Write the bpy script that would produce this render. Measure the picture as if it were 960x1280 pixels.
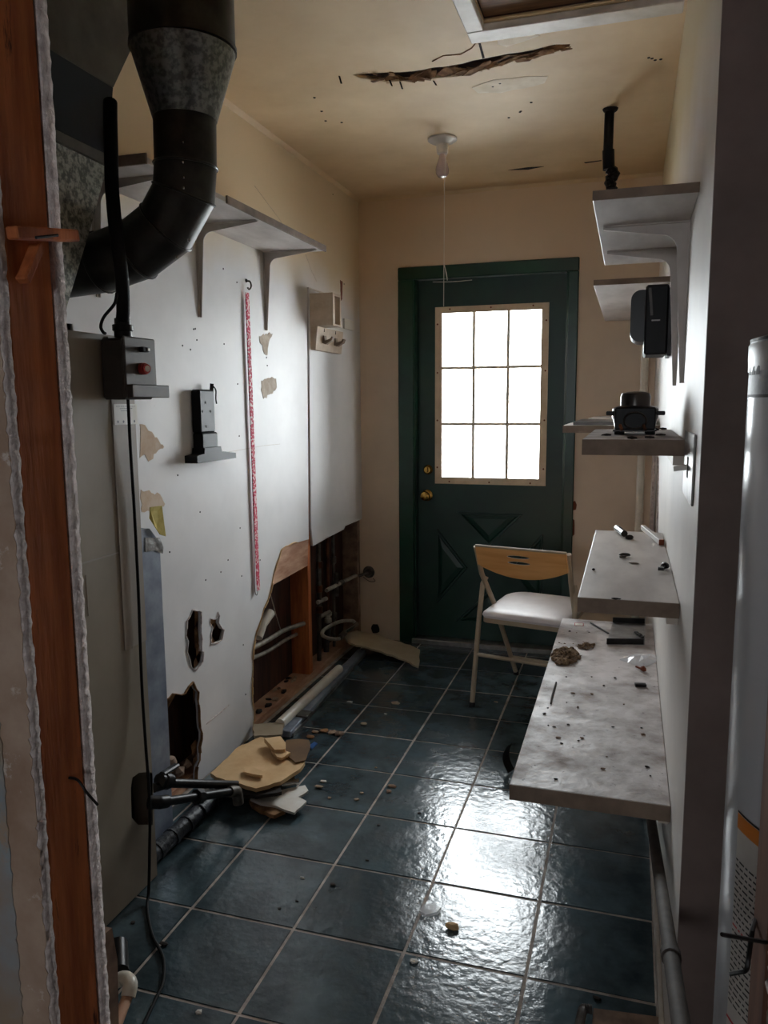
import bpy, bmesh, math, random
from mathutils import Vector, Matrix
from math import sin, cos, pi, radians

random.seed(7)
S = bpy.context.scene
COL = S.collection
for o in list(bpy.data.objects):
    bpy.data.objects.remove(o)

# ------------------------------------------------------------------ camera
CZ = 1.376                       # eye height in metres
PITCH, YAW, ROLL, FPX = 0.13768, 0.3038, -0.00786, 977.17     # solved from the tile grid (0.305 m)
fw = Vector((-sin(YAW) * cos(PITCH), cos(YAW) * cos(PITCH), -sin(PITCH)))
rt0 = Vector((cos(YAW), sin(YAW), 0))
up0 = rt0.cross(fw)
RT = rt0 * cos(ROLL) + up0 * sin(ROLL)
UP = -rt0 * sin(ROLL) + up0 * cos(ROLL)
CAMP = Vector((0, 0, CZ))
cd = bpy.data.cameras.new('camera')
cam = bpy.data.objects.new('camera', cd)
COL.objects.link(cam)
rm = Matrix((RT, UP, -fw)).transposed().to_4x4()
cam.matrix_world = Matrix.Translation(CAMP) @ rm
cd.sensor_fit = 'VERTICAL'
cd.sensor_height = 36
cd.sensor_width = 27
cd.lens = FPX * 36 / 1280
cd.clip_start = 0.02
S.camera = cam

# ------------------------------------------------------------------ world, light, exposure
W = bpy.data.worlds.new('overcast_sky')
S.world = W
W.use_nodes = True
bg = W.node_tree.nodes['Background']
bg.inputs['Color'].default_value = (0.90, 0.95, 1.0, 1)
bg.inputs['Strength'].default_value = 9.0
S.view_settings.view_transform = 'Standard'
S.view_settings.look = 'None'
S.view_settings.gamma = 1
S.view_settings.use_curve_mapping = False
S.view_settings.exposure = 1.9
S.cycles.max_bounces = 14
S.cycles.diffuse_bounces = 10
S.cycles.glossy_bounces = 5
S.cycles.transparent_max_bounces = 10

def portal(name, loc, rot, sx, sy):
    l = bpy.data.lights.new(name, 'AREA')
    l.shape = 'RECTANGLE'; l.size = sx; l.size_y = sy
    l.cycles.is_portal = True
    o = bpy.data.objects.new(name, l)
    o.location = loc; o.rotation_euler = rot
    COL.objects.link(o)
portal('door_sky_portal', (-0.735, 4.40, 1.41), (radians(-90), 0, 0), 0.62, 0.98)
portal('fill_window_portal', (-.5, -2.53, 1.62), (radians(90), 0, 0), .44, .44)

# ------------------------------------------------------------------ pixel -> place helpers (960 x 1280 frame)
def ray(u, v):
    return RT * ((u - 480) / FPX) + UP * ((640 - v) / FPX) + fw
def onx(u, v, X):
    d = ray(u, v); return CAMP + d * (X / d.x)
def ony(u, v, Y):
    d = ray(u, v); return CAMP + d * (Y / d.y)
def onz(u, v, Z):
    d = ray(u, v); return CAMP + d * ((Z - CZ) / d.z)

# ------------------------------------------------------------------ materials
def lin(c):
    r = []
    for x in c:
        x = x / 255
        r.append(x / 12.92 if x <= .04045 else ((x + .055) / 1.055) ** 2.4)
    return (*r, 1)

def mat(name, c1, c2=None, scale=6, rough=.6, rough2=None, metal=0, bump=0, bscale=40, spec=.5,
        detail=5, stretch=(1, 1, 1), spots=None, spot_scale=18, spot_t=.68, rnd=0, contrast=(.35, .65), coat=0):
    m = bpy.data.materials.new(name)
    m.use_nodes = True
    nt = m.node_tree; N = nt.nodes; L = nt.links
    b = N['Principled BSDF']
    b.inputs['Metallic'].default_value = metal
    b.inputs['Roughness'].default_value = rough
    b.inputs['Specular IOR Level'].default_value = spec
    b.inputs['Coat Weight'].default_value = coat
    b.inputs['Coat Roughness'].default_value = .15
    geo = N.new('ShaderNodeNewGeometry')
    mp = N.new('ShaderNodeMapping'); mp.inputs['Scale'].default_value = stretch
    L.new(geo.outputs['Position'], mp.inputs['Vector'])
    vec = mp.outputs['Vector']
    if c2 is None:
        c2 = tuple(x * .85 for x in c1)
    no = N.new('ShaderNodeTexNoise'); no.inputs['Scale'].default_value = scale
    no.inputs['Detail'].default_value = detail; no.inputs['Roughness'].default_value = .6
    L.new(vec, no.inputs['Vector'])
    rp = N.new('ShaderNodeMapRange')
    rp.inputs['From Min'].default_value = contrast[0]; rp.inputs['From Max'].default_value = contrast[1]
    L.new(no.outputs['Fac'], rp.inputs['Value'])
    mx = N.new('ShaderNodeMix'); mx.data_type = 'RGBA'
    mx.inputs['A'].default_value = lin(c1); mx.inputs['B'].default_value = lin(c2)
    L.new(rp.outputs['Result'], mx.inputs['Factor'])
    out = mx.outputs['Result']
    if spots:
        n2 = N.new('ShaderNodeTexNoise'); n2.inputs['Scale'].default_value = spot_scale
        n2.inputs['Detail'].default_value = 8; n2.inputs['Roughness'].default_value = .7
        L.new(vec, n2.inputs['Vector'])
        r2 = N.new('ShaderNodeMapRange')
        r2.inputs['From Min'].default_value = spot_t; r2.inputs['From Max'].default_value = spot_t + .06
        L.new(n2.outputs['Fac'], r2.inputs['Value'])
        m2 = N.new('ShaderNodeMix'); m2.data_type = 'RGBA'
        L.new(out, m2.inputs['A']); m2.inputs['B'].default_value = lin(spots)
        L.new(r2.outputs['Result'], m2.inputs['Factor'])
        out = m2.outputs['Result']
    if rnd:
        oi = N.new('ShaderNodeObjectInfo')
        mr = N.new('ShaderNodeMapRange'); mr.inputs['To Min'].default_value = 1 - rnd; mr.inputs['To Max'].default_value = 1 + rnd
        L.new(oi.outputs['Random'], mr.inputs['Value'])
        hv = N.new('ShaderNodeHueSaturation')
        L.new(out, hv.inputs['Color']); L.new(mr.outputs['Result'], hv.inputs['Value'])
        out = hv.outputs['Color']
    L.new(out, b.inputs['Base Color'])
    if rough2 is not None:
        r3 = N.new('ShaderNodeMapRange'); r3.inputs['To Min'].default_value = rough; r3.inputs['To Max'].default_value = rough2
        L.new(rp.outputs['Result'], r3.inputs['Value']); L.new(r3.outputs['Result'], b.inputs['Roughness'])
    if bump:
        n4 = N.new('ShaderNodeTexNoise'); n4.inputs['Scale'].default_value = bscale; n4.inputs['Detail'].default_value = 4
        L.new(vec, n4.inputs['Vector'])
        bp = N.new('ShaderNodeBump'); bp.inputs['Strength'].default_value = bump; bp.inputs['Distance'].default_value = .01
        L.new(n4.outputs['Fac'], bp.inputs['Height']); L.new(bp.outputs['Normal'], b.inputs['Normal'])
    m['_out'] = 0
    return m

def wall_paint(name, low, high, z0, z1, rough, spots, bump=.06):
    """paint that is one colour below a wavering height and a yellower tone above it"""
    m = mat(name, low, tuple(x * .95 for x in low), scale=3, rough=rough, bump=bump, bscale=9, spots=spots, spot_scale=26, spot_t=.70)
    nt = m.node_tree; N = nt.nodes; L = nt.links
    b = N['Principled BSDF']
    b.inputs['Specular IOR Level'].default_value = .32
    src = b.inputs['Base Color'].links[0].from_socket
    geo = N.new('ShaderNodeNewGeometry'); sp = N.new('ShaderNodeSeparateXYZ'); L.new(geo.outputs['Position'], sp.inputs[0])
    no = N.new('ShaderNodeTexNoise'); no.inputs['Scale'].default_value = 3; L.new(geo.outputs['Position'], no.inputs['Vector'])
    ad = N.new('ShaderNodeMath'); ad.operation = 'MULTIPLY_ADD'; ad.inputs[1].default_value = .25
    L.new(no.outputs['Fac'], ad.inputs[0]); L.new(sp.outputs['Z'], ad.inputs[2])
    mr = N.new('ShaderNodeMapRange'); mr.inputs['From Min'].default_value = z0 + .12; mr.inputs['From Max'].default_value = z1 + .12
    L.new(ad.outputs[0], mr.inputs['Value'])
    mx = N.new('ShaderNodeMix'); mx.data_type = 'RGBA'; L.new(src, mx.inputs['A']); mx.inputs['B'].default_value = lin(high)
    L.new(mr.outputs['Result'], mx.inputs['Factor']); L.new(mx.outputs['Result'], b.inputs['Base Color'])
    return m

MT = {}
MT['grout'] = mat('grout', (186, 174, 164), (130, 118, 108), scale=14, rough=.85, bump=.3)
MT['tile'] = mat('slate_blue_tile', (82, 98, 104), (46, 58, 63), scale=7, rough=.10, rough2=.22, bump=.15, bscale=38, spec=.6,
                 spots=(112, 122, 128), spot_scale=16, spot_t=.69, rnd=.22, contrast=(.3, .62), detail=9)
MT['paint_left'] = wall_paint('sheen_white_wall_paint', (226, 224, 224), (222, 200, 164), 1.86, 2.08, .48, (184, 178, 172))  # whiter lower wall: window sheen put into the colour; stained yellow above
MT['paint_back'] = wall_paint('cream_wall_paint', (222, 202, 180), (216, 190, 158), 1.9, 2.4, .6, (150, 132, 112))
MT['paint_right'] = wall_paint('white_glossy_paint', (222, 216, 210), (212, 196, 160), 1.9, 2.2, .5, (150, 140, 130), bump=.12)
MT['paint_right'].node_tree.nodes['Principled BSDF'].inputs['Specular IOR Level'].default_value = .22
MT['ceiling'] = mat('stained_ceiling_paint', (224, 198, 158), (204, 174, 132), scale=1.6, rough=.62, spots=(140, 112, 80), spot_scale=20, spot_t=.73, bump=.05, bscale=6)
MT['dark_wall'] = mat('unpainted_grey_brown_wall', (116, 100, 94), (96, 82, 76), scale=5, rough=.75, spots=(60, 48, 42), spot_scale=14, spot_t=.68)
MT['hall'] = mat('hall_paint', (170, 160, 150), rough=.8)
MT['hall_blue'] = mat('pale_blue_paint', (150, 160, 168), (158, 140, 122), scale=9, rough=.6, spots=(170, 150, 130), spot_scale=7, spot_t=.55)
MT['hall_floor'] = mat('hall_floor_board', (96, 78, 62), rough=.6)
MT['gypsum'] = mat('raw_gypsum', (224, 212, 208), (178, 164, 160), scale=60, rough=.95, bump=.6, bscale=120)
MT['stud'] = mat('raw_stud_wood', (212, 124, 68), (160, 84, 42), scale=5, rough=.75, stretch=(6, 6, .7), spots=(84, 40, 22), spot_scale=9, spot_t=.63, bump=.2, bscale=30)
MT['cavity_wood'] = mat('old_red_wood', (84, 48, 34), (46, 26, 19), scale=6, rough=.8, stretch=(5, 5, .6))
MT['fresh_wood'] = mat('pale_wood', (206, 164, 134), (168, 118, 88), scale=7, rough=.75, stretch=(1, 1, 5), spots=(120, 76, 54), spot_scale=16, spot_t=.66)
MT['ply_brown'] = mat('brown_hatch_board', (140, 100, 64), (108, 74, 46), scale=8, rough=.7, stretch=(1, 8, 1))
MT['white_trim'] = mat('aged_white_trim', (216, 206, 194), (190, 178, 162), scale=9, rough=.5)
MT['green'] = mat('dark_green_gloss', (10, 62, 42), (8, 48, 36), scale=5, rough=.32, bump=.05, bscale=30)
MT['green_door'] = mat('dark_green_door_paint', (12, 56, 44), (9, 44, 37), scale=4, rough=.4)
MT['win_frame'] = mat('cream_window_frame', (222, 200, 170), (200, 176, 146), scale=9, rough=.5)
MT['muntin'] = mat('cream_muntin', (238, 222, 200), rough=.5)
MT['brass'] = mat('brass', (214, 176, 98), (176, 138, 70), rough=.22, metal=1)
MT['chrome'] = mat('dull_chrome', (190, 190, 192), rough=.25, metal=1)
MT['galv'] = mat('galvanised_sheet', (168, 164, 150), (92, 92, 84), scale=75, rough=.5, metal=.35, detail=2, contrast=(.4, .6))
MT['galv_dark'] = mat('sooty_sheet_metal', (96, 86, 70), (70, 62, 50), scale=9, rough=.6, metal=.2)
MT['flue'] = mat('black_flue_metal', (62, 60, 56), (42, 40, 38), scale=12, rough=.42, metal=.7, spots=(110, 108, 100), spot_scale=40, spot_t=.7)
MT['flue_spangle'] = mat('spangled_flue_metal', (134, 138, 136), (92, 96, 96), scale=70, rough=.33, metal=.7, detail=2, contrast=(.4, .6))
MT['furnace'] = mat('grey_furnace_enamel', (150, 138, 122), (132, 120, 104), scale=3, rough=.5, spots=(72, 60, 50), spot_scale=10, spot_t=.72)
MT['furnace_light'] = mat('light_furnace_enamel', (160, 150, 138), (146, 134, 122), scale=3, rough=.5, spots=(70, 58, 50), spot_scale=12, spot_t=.72)
MT['dark'] = mat('recess_black', (20, 18, 17), rough=.8)
MT['box_metal'] = mat('dark_grey_box', (74, 68, 62), (60, 54, 50), scale=10, rough=.5, metal=.2)
MT['black_plastic'] = mat('black_plastic', (22, 22, 25), (16, 16, 18), rough=.45, spec=.2)
MT['black_gloss'] = mat('black_gloss', (14, 14, 16), rough=.3, spec=.3)
MT['black_cord'] = mat('black_rubber', (18, 17, 17), rough=.7, spec=.2)
MT['red'] = mat('red_plastic', (188, 62, 58), rough=.35)
MT['white_plastic'] = mat('white_plastic', (226, 222, 214), (214, 208, 198), rough=.4)
MT['shelf'] = mat('worn_white_shelf', (206, 198, 192), (176, 166, 160), scale=9, rough=.5, stretch=(1, .35, 1), spots=(116, 98, 84), spot_scale=22, spot_t=.69, bump=.1)
MT['shelf_dirty'] = mat('grimy_white_shelf', (196, 188, 186), (118, 102, 92), scale=9, rough=.5, rough2=.75, spots=(60, 46, 38), spot_scale=48, spot_t=.63, bump=.25, contrast=(.42, .72), detail=12)
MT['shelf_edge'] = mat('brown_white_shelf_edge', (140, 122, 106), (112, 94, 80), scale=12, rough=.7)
MT['bracket'] = mat('white_steel_bracket', (198, 190, 182), (176, 166, 158), rough=.4)
MT['patch'] = mat('bare_beige_plaster', (196, 184, 168), (176, 160, 144), scale=30, rough=.9)
MT['tan_patch'] = mat('tan_glue_stain', (196, 168, 140), (206, 186, 164), scale=25, rough=.8)
MT['duct_blue'] = mat('blue_grey_duct', (156, 164, 178), (124, 132, 148), scale=14, rough=.42, metal=.35, spots=(150, 160, 176), spot_scale=30, spot_t=.68)
MT['tape'] = mat('silver_tape', (176, 174, 172), (120, 116, 112), scale=24, rough=.35, metal=.6, bump=.5, bscale=30)
MT['yellow_paper'] = mat('yellow_paper', (226, 208, 120), (196, 176, 92), scale=30, rough=.85)
def strap_mat():
    m = mat('red_white_patterned_strap', (186, 30, 58), rough=.75)
    N = m.node_tree.nodes; L = m.node_tree.links
    b = N['Principled BSDF']
    g = N.new('ShaderNodeNewGeometry')
    vo = N.new('ShaderNodeTexVoronoi'); vo.inputs['Scale'].default_value = 110
    L.new(g.outputs['Position'], vo.inputs['Vector'])
    mr = N.new('ShaderNodeMapRange'); mr.inputs['From Min'].default_value = .56; mr.inputs['From Max'].default_value = .66
    L.new(vo.outputs['Distance'], mr.inputs['Value'])
    mx = N.new('ShaderNodeMix'); mx.data_type = 'RGBA'
    mx.inputs['A'].default_value = lin((196, 44, 76)); mx.inputs['B'].default_value = lin((226, 190, 190))
    L.new(mr.outputs['Result'], mx.inputs['Factor']); L.new(mx.outputs['Result'], b.inputs['Base Color'])
    return m
MT['strap'] = strap_mat()
MT['tan_board'] = mat('tan_drywall_paper', (216, 182, 136), (196, 158, 112), scale=9, rough=.85, spots=(236, 222, 200), spot_scale=14, spot_t=.66)
MT['grey_board'] = mat('grey_tan_drywall', (176, 160, 136), (158, 142, 118), scale=6, rough=.85)
MT['brown_card'] = mat('brown_card', (110, 80, 46), (88, 62, 36), scale=8, rough=.85)
MT['white_scrap'] = mat('white_drywall_face', (232, 228, 222), (206, 196, 184), scale=10, rough=.6)
MT['crumb'] = mat('drywall_crumb', (190, 168, 144), (140, 112, 88), scale=40, rough=.95)
MT['dark_crumb'] = mat('dark_debris', (44, 34, 28), (26, 20, 17), scale=60, rough=.9)
MT['lint'] = mat('brown_lint', (158, 130, 100), (92, 70, 52), scale=70, rough=1.0, bump=1.0, bscale=200)
MT['old_pipe'] = mat('grey_white_pipe', (178, 172, 160), (130, 120, 108), scale=20, rough=.5)
MT['galv_pipe'] = mat('dirty_galvanised_pipe', (112, 106, 98), (76, 68, 60), scale=24, rough=.5, metal=.5)
MT['black_iron'] = mat('black_iron', (44, 42, 42), (28, 26, 26), scale=24, rough=.38, metal=.7)
MT['insul'] = mat('black_pipe_wrap', (44, 46, 54), (30, 30, 36), scale=20, rough=.5, bump=.5, bscale=50)
MT['copper'] = mat('dull_copper', (130, 80, 52), (84, 54, 40), scale=20, rough=.5, metal=.7)
MT['pvc'] = mat('white_pvc', (226, 220, 206), (204, 194, 178), rough=.35)
MT['chair_metal'] = mat('beige_chair_tube', (178, 160, 136), (160, 142, 118), scale=9, rough=.4)
MT['chair_wood'] = mat('honey_plywood', (238, 178, 112), (224, 158, 90), scale=5, rough=.38, stretch=(1, 1, 9))
MT['chair_seat'] = mat('white_vinyl', (226, 220, 220), (210, 202, 202), rough=.45)
MT['tank'] = mat('grey_white_enamel', (196, 198, 202), (184, 186, 190), rough=.2, scale=2, spec=.5)
MT['tank_cap'] = mat('grey_tank_cap', (150, 146, 142), rough=.35)
MT['label_grey'] = mat('grey_label_print', (150, 152, 154), (120, 122, 126), scale=90, rough=.5)
MT['label_white'] = mat('white_label', (206, 202, 196), rough=.5)
MT['orange'] = mat('orange_print', (214, 128, 40), rough=.5)
MT['ink'] = mat('black_ink', (40, 38, 40), rough=.6)
MT['red_ink'] = mat('red_ink', (200, 40, 50), rough=.5)
MT['bulb'] = mat('frosted_bulb_glass', (214, 190, 184), rough=.15)
MT['porcelain'] = mat('white_porcelain', (222, 214, 204), rough=.25)
MT['string'] = mat('white_string', (226, 218, 208), rough=.9)
MT['rust'] = mat('rust_brown_chip', (124, 62, 36), rough=.9)
MT['compressor_dome'] = mat('worn_black_steel', (70, 64, 60), (50, 46, 44), scale=14, rough=.3, metal=.6)
MT['metal_grey'] = mat('brushed_grey_metal', (150, 148, 146), (116, 112, 110), scale=18, rough=.4, metal=.8)
MT['ground'] = mat('pale_concrete', (225, 225, 225), rough=.9)
MT['old_plank'] = mat('dirty_brown_plank', (150, 124, 104), (104, 82, 68), scale=14, rough=.85, spots=(50, 38, 32), spot_scale=20, spot_t=.64)
MT['rack'] = mat('cream_rack_paint', (206, 190, 172), (190, 172, 152), scale=20, rough=.75, spec=.2)
MT['dim_stud'] = mat('dim_stud_wood', (124, 86, 68), (92, 60, 46), scale=5, rough=.8, stretch=(6, 6, .7))  # stud wood darkened: the right jamb's dimness put into the colour
MT['drab_pipe'] = mat('drab_brown_pipe', (84, 74, 67), (62, 54, 49), scale=20, rough=.75)
MT['scrape'] = mat('scraped_plaster', (232, 216, 190), (214, 194, 162), scale=14, rough=.7)
MT['skin_paper'] = mat('torn_drywall_paper', (190, 168, 150), (160, 132, 112), scale=8, rough=.9, spots=(214, 204, 196), spot_scale=12, spot_t=.6)
MT['torn_paper'] = mat('torn_brown_paper', (156, 116, 78), (98, 66, 40), scale=26, rough=.95)

def glass_mat():
    m = bpy.data.materials.new('clear_glass'); m.use_nodes = True
    N = m.node_tree.nodes; L = m.node_tree.links
    N.remove(N['Principled BSDF'])
    t = N.new('ShaderNodeBsdfTransparent'); t.inputs[0].default_value = (.96, .97, .96, 1)
    g = N.new('ShaderNodeBsdfGlossy'); g.inputs['Roughness'].default_value = .03
    fr = N.new('ShaderNodeFresnel'); fr.inputs[0].default_value = 1.45
    mx = N.new('ShaderNodeMixShader')
    L.new(fr.outputs[0], mx.inputs[0]); L.new(t.outputs[0], mx.inputs[1]); L.new(g.outputs[0], mx.inputs[2])
    L.new(mx.outputs[0], N['Material Output'].inputs['Surface'])
    return m
MT['glass'] = glass_mat()
def film_mat():
    m = bpy.data.materials.new('clear_plastic_film'); m.use_nodes = True
    N = m.node_tree.nodes; L = m.node_tree.links
    b = N['Principled BSDF']; b.inputs['Base Color'].default_value = (.85, .85, .87, 1); b.inputs['Roughness'].default_value = .12
    t = N.new('ShaderNodeBsdfTransparent'); mx = N.new('ShaderNodeMixShader'); mx.inputs[0].default_value = .45
    L.new(t.outputs[0], mx.inputs[1]); L.new(b.outputs[0], mx.inputs[2])
    L.new(mx.outputs[0], N['Material Output'].inputs['Surface'])
    return m
MT['film'] = film_mat()

# ------------------------------------------------------------------ mesh helpers
ORG = {}
def B():
    return bmesh.new()

def add_box(bm, lo, hi, bev=0, seg=1):
    lo = Vector(lo); hi = Vector(hi)
    r = bmesh.ops.create_cube(bm, size=1, matrix=Matrix.Translation((lo + hi) / 2) @ Matrix.Diagonal((*(hi - lo), 1)))
    if bev:
        es = set()
        for v in r['verts']:
            es.update(v.link_edges)
        bmesh.ops.bevel(bm, geom=list(es), offset=bev, segments=seg, affect='EDGES', profile=.5)
    return bm

def add_obox(bm, c, ax, ay, az, sx, sy, sz, bev=0):
    """box with its own axes"""
    m = Matrix((ax, ay, az)).transposed().to_4x4()
    r = bmesh.ops.create_cube(bm, size=1, matrix=Matrix.Translation(Vector(c)) @ m @ Matrix.Diagonal((sx, sy, sz, 1)))
    if bev:
        es = set()
        for v in r['verts']:
            es.update(v.link_edges)
        bmesh.ops.bevel(bm, geom=list(es), offset=bev, segments=1, affect='EDGES')
    return bm

def add_bar(bm, a, b, w, t, ref=(0, 0, 1), bev=0):
    a = Vector(a); b = Vector(b); d = (b - a); n = d.length; d.normalize()
    s = d.cross(Vector(ref))
    if s.length < 1e-4:
        s = d.cross(Vector((1, 0, 0)))
    s.normalize(); q = s.cross(d)
    return add_obox(bm, (a + b) / 2, d, s, q, n, w, t, bev)

def add_prism(bm, pts, ext):
    ext = Vector(ext)
    pts = [Vector(p) for p in pts]
    a = [bm.verts.new(p) for p in pts]
    b = [bm.verts.new(p + ext) for p in pts]
    n = len(pts)
    f = [bm.faces.new(a), bm.faces.new(b[::-1])]
    for i in range(n):
        f.append(bm.faces.new((a[i], b[i], b[(i + 1) % n], a[(i + 1) % n])))
    bmesh.ops.recalc_face_normals(bm, faces=f)
    return bm

def add_tube(bm, path, r, seg=10, caps=True, closed=False):
    path = [Vector(p) for p in path]
    n = len(path)
    rs = r if isinstance(r, (list, tuple)) else [r] * n
    rings = []
    prev = None
    for i in range(n):
        if closed:
            t = path[(i + 1) % n] - path[i - 1]
        else:
            t = path[min(i + 1, n - 1)] - path[max(i - 1, 0)]
        t.normalize()
        if prev is None:
            s = t.cross(Vector((0, 0, 1)))
            if s.length < .05:
                s = t.cross(Vector((1, 0, 0)))
        else:
            s = prev - t * prev.dot(t)
        s.normalize(); prev = s
        q = t.cross(s)
        rings.append([bm.verts.new(path[i] + (s * cos(2 * pi * k / seg) + q * sin(2 * pi * k / seg)) * rs[i]) for k in range(seg)])
    fs = []
    m = n if closed else n - 1
    for i in range(m):
        A = rings[i]; Bq = rings[(i + 1) % n]
        for k in range(seg):
            fs.append(bm.faces.new((A[k], A[(k + 1) % seg], Bq[(k + 1) % seg], Bq[k])))
    if caps and not closed:
        fs.append(bm.faces.new(rings[0][::-1])); fs.append(bm.faces.new(rings[-1]))
    bmesh.ops.recalc_face_normals(bm, faces=fs)
    return bm

def smooth_path(pts, sub=5):
    pts = [Vector(p) for p in pts]
    out = []
    n = len(pts)
    for i in range(n - 1):
        p0 = pts[max(i - 1, 0)]; p1 = pts[i]; p2 = pts[i + 1]; p3 = pts[min(i + 2, n - 1)]
        for k in range(sub):
            t = k / sub
            out.append(.5 * ((2 * p1) + (p2 - p0) * t + (2 * p0 - 5 * p1 + 4 * p2 - p3) * t * t + (-p0 + 3 * p1 - 3 * p2 + p3) * t ** 3))
    out.append(pts[-1])
    return out

def add_lathe(bm, prof, org, axis=(0, 0, 1), seg=24):
    """prof: list of (radius, height along the axis)"""
    axis = Vector(axis).normalized(); org = Vector(org)
    s = axis.cross(Vector((0, 0, 1)))
    if s.length < .05:
        s = axis.cross(Vector((1, 0, 0)))
    s.normalize(); q = axis.cross(s)
    rings = []
    for r, h in prof:
        if r < 1e-6:
            rings.append([bm.verts.new(org + axis * h)])
        else:
            rings.append([bm.verts.new(org + axis * h + (s * cos(2 * pi * k / seg) + q * sin(2 * pi * k / seg)) * r) for k in range(seg)])
    fs = []
    for A, C in zip(rings, rings[1:]):
        for k in range(seg):
            k2 = (k + 1) % seg
            if len(A) == 1 and len(C) == 1:
                continue
            if len(A) == 1:
                fs.append(bm.faces.new((A[0], C[k], C[k2])))
            elif len(C) == 1:
                fs.append(bm.faces.new((A[k], A[k2], C[0])))
            else:
                fs.append(bm.faces.new((A[k], A[k2], C[k2], C[k])))
    if len(rings[0]) > 1:
        fs.append(bm.faces.new(rings[0][::-1]))
    if len(rings[-1]) > 1:
        fs.append(bm.faces.new(rings[-1]))
    bmesh.ops.recalc_face_normals(bm, faces=fs)
    return bm

def add_blob(bm, c, size, rng, sub=2, rough=.25):
    r = bmesh.ops.create_icosphere(bm, subdivisions=sub, radius=1)
    c = Vector(c)
    for v in r['verts']:
        k = 1 + rng.uniform(-rough, rough)
        v.co = Vector((v.co.x * size[0], v.co.y * size[1], v.co.z * size[2])) * k + c
    return bm

def add_sheet(bm, outer, holes, t, f):
    """flat plate with holes: 2-D outline(s), thickness t, f(a, b, c) -> world point, c in -t/2..t/2"""
    cu = bpy.data.curves.new('outline', 'CURVE')
    cu.dimensions = '2D'; cu.fill_mode = 'BOTH'; cu.extrude = t / 2
    for poly in [outer] + list(holes):
        sp = cu.splines.new('POLY'); sp.points.add(len(poly) - 1)
        for p, (a, b) in zip(sp.points, poly):
            p.co = (a, b, 0, 1)
        sp.use_cyclic_u = True
    ob = bpy.data.objects.new('outline', cu); COL.objects.link(ob)
    dg = bpy.context.evaluated_depsgraph_get()
    me = bpy.data.meshes.new_from_object(ob.evaluated_get(dg))
    t2 = bmesh.new(); t2.from_mesh(me)
    for v in t2.verts:
        v.co = Vector(f(*v.co))
    bmesh.ops.remove_doubles(t2, verts=t2.verts, dist=1e-6)
    bmesh.ops.recalc_face_normals(t2, faces=t2.faces)
    me2 = bpy.data.meshes.new('tmp'); t2.to_mesh(me2); t2.free()
    bm.from_mesh(me2)
    bpy.data.objects.remove(ob); bpy.data.curves.remove(cu); bpy.data.meshes.remove(me); bpy.data.meshes.remove(me2)
    return bm

def ragged(pts, amp, step, seed, closed=True):
    rng = random.Random(seed)
    out = []
    n = len(pts)
    for i in range(n if closed else n - 1):
        a = pts[i]; b = pts[(i + 1) % n]
        L = math.hypot(b[0] - a[0], b[1] - a[1])
        k = max(1, int(L / step))
        for j in range(k):
            t = j / k
            q = (0 if j == 0 else amp)
            out.append((a[0] + (b[0] - a[0]) * t + rng.uniform(-q, q), a[1] + (b[1] - a[1]) * t + rng.uniform(-q, q)))
    if not closed:
        out.append(pts[-1])
    return out

def org_of(o):
    return ORG[o.name]

def make(name, bm, m, parent=None, smooth=False, base=None, label=None, cat=None, group=None, kind=None):
    me = bpy.data.meshes.new(name)
    if parent is not None:
        org = org_of(parent)
    elif base is not None:
        org = Vector(base)
    else:
        xs = [v.co for v in bm.verts]
        org = Vector(((min(p.x for p in xs) + max(p.x for p in xs)) / 2, (min(p.y for p in xs) + max(p.y for p in xs)) / 2, min(p.z for p in xs)))
    bmesh.ops.translate(bm, verts=bm.verts, vec=-org)
    bm.to_mesh(me); bm.free()
    me.materials.append(MT[m])
    o = bpy.data.objects.new(name, me); COL.objects.link(o)
    if smooth:
        me.polygons.foreach_set('use_smooth', [True] * len(me.polygons))
        try:
            me.set_sharp_from_angle(angle=radians(38))
        except Exception:
            pass
    if parent is not None:
        o.parent = parent
    else:
        o.location = org
    ORG[o.name] = org
    tag(o, label, cat, group, kind)
    return o

def tag(o, label=None, cat=None, group=None, kind=None):
    if label: o['label'] = label
    if cat: o['category'] = cat
    if group: o['group'] = group
    if kind: o['kind'] = kind
    return o

def thing(name, loc, label=None, cat=None, group=None, kind=None):
    o = bpy.data.objects.new(name, None); COL.objects.link(o)
    o.location = loc; o.empty_display_size = .05
    ORG[o.name] = Vector(loc)
    return tag(o, label, cat, group, kind)

def box(name, lo, hi, m, parent=None, bev=0, **k):
    return make(name, add_box(B(), lo, hi, bev), m, parent, **k)

def tube(name, path, r, m, parent=None, seg=10, **k):
    return make(name, add_tube(B(), path, r, seg), m, parent, smooth=True, **k)

# ------------------------------------------------------------------ dimensions
XL, XR = -1.47, .115            # faces of the long walls
YB = 4.26                       # back wall
YE0, YE1 = .835, .945           # entry partition
HC = 2.49                       # ceiling
TILE = .305
GX0, GY0 = -.806, 1.738

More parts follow.
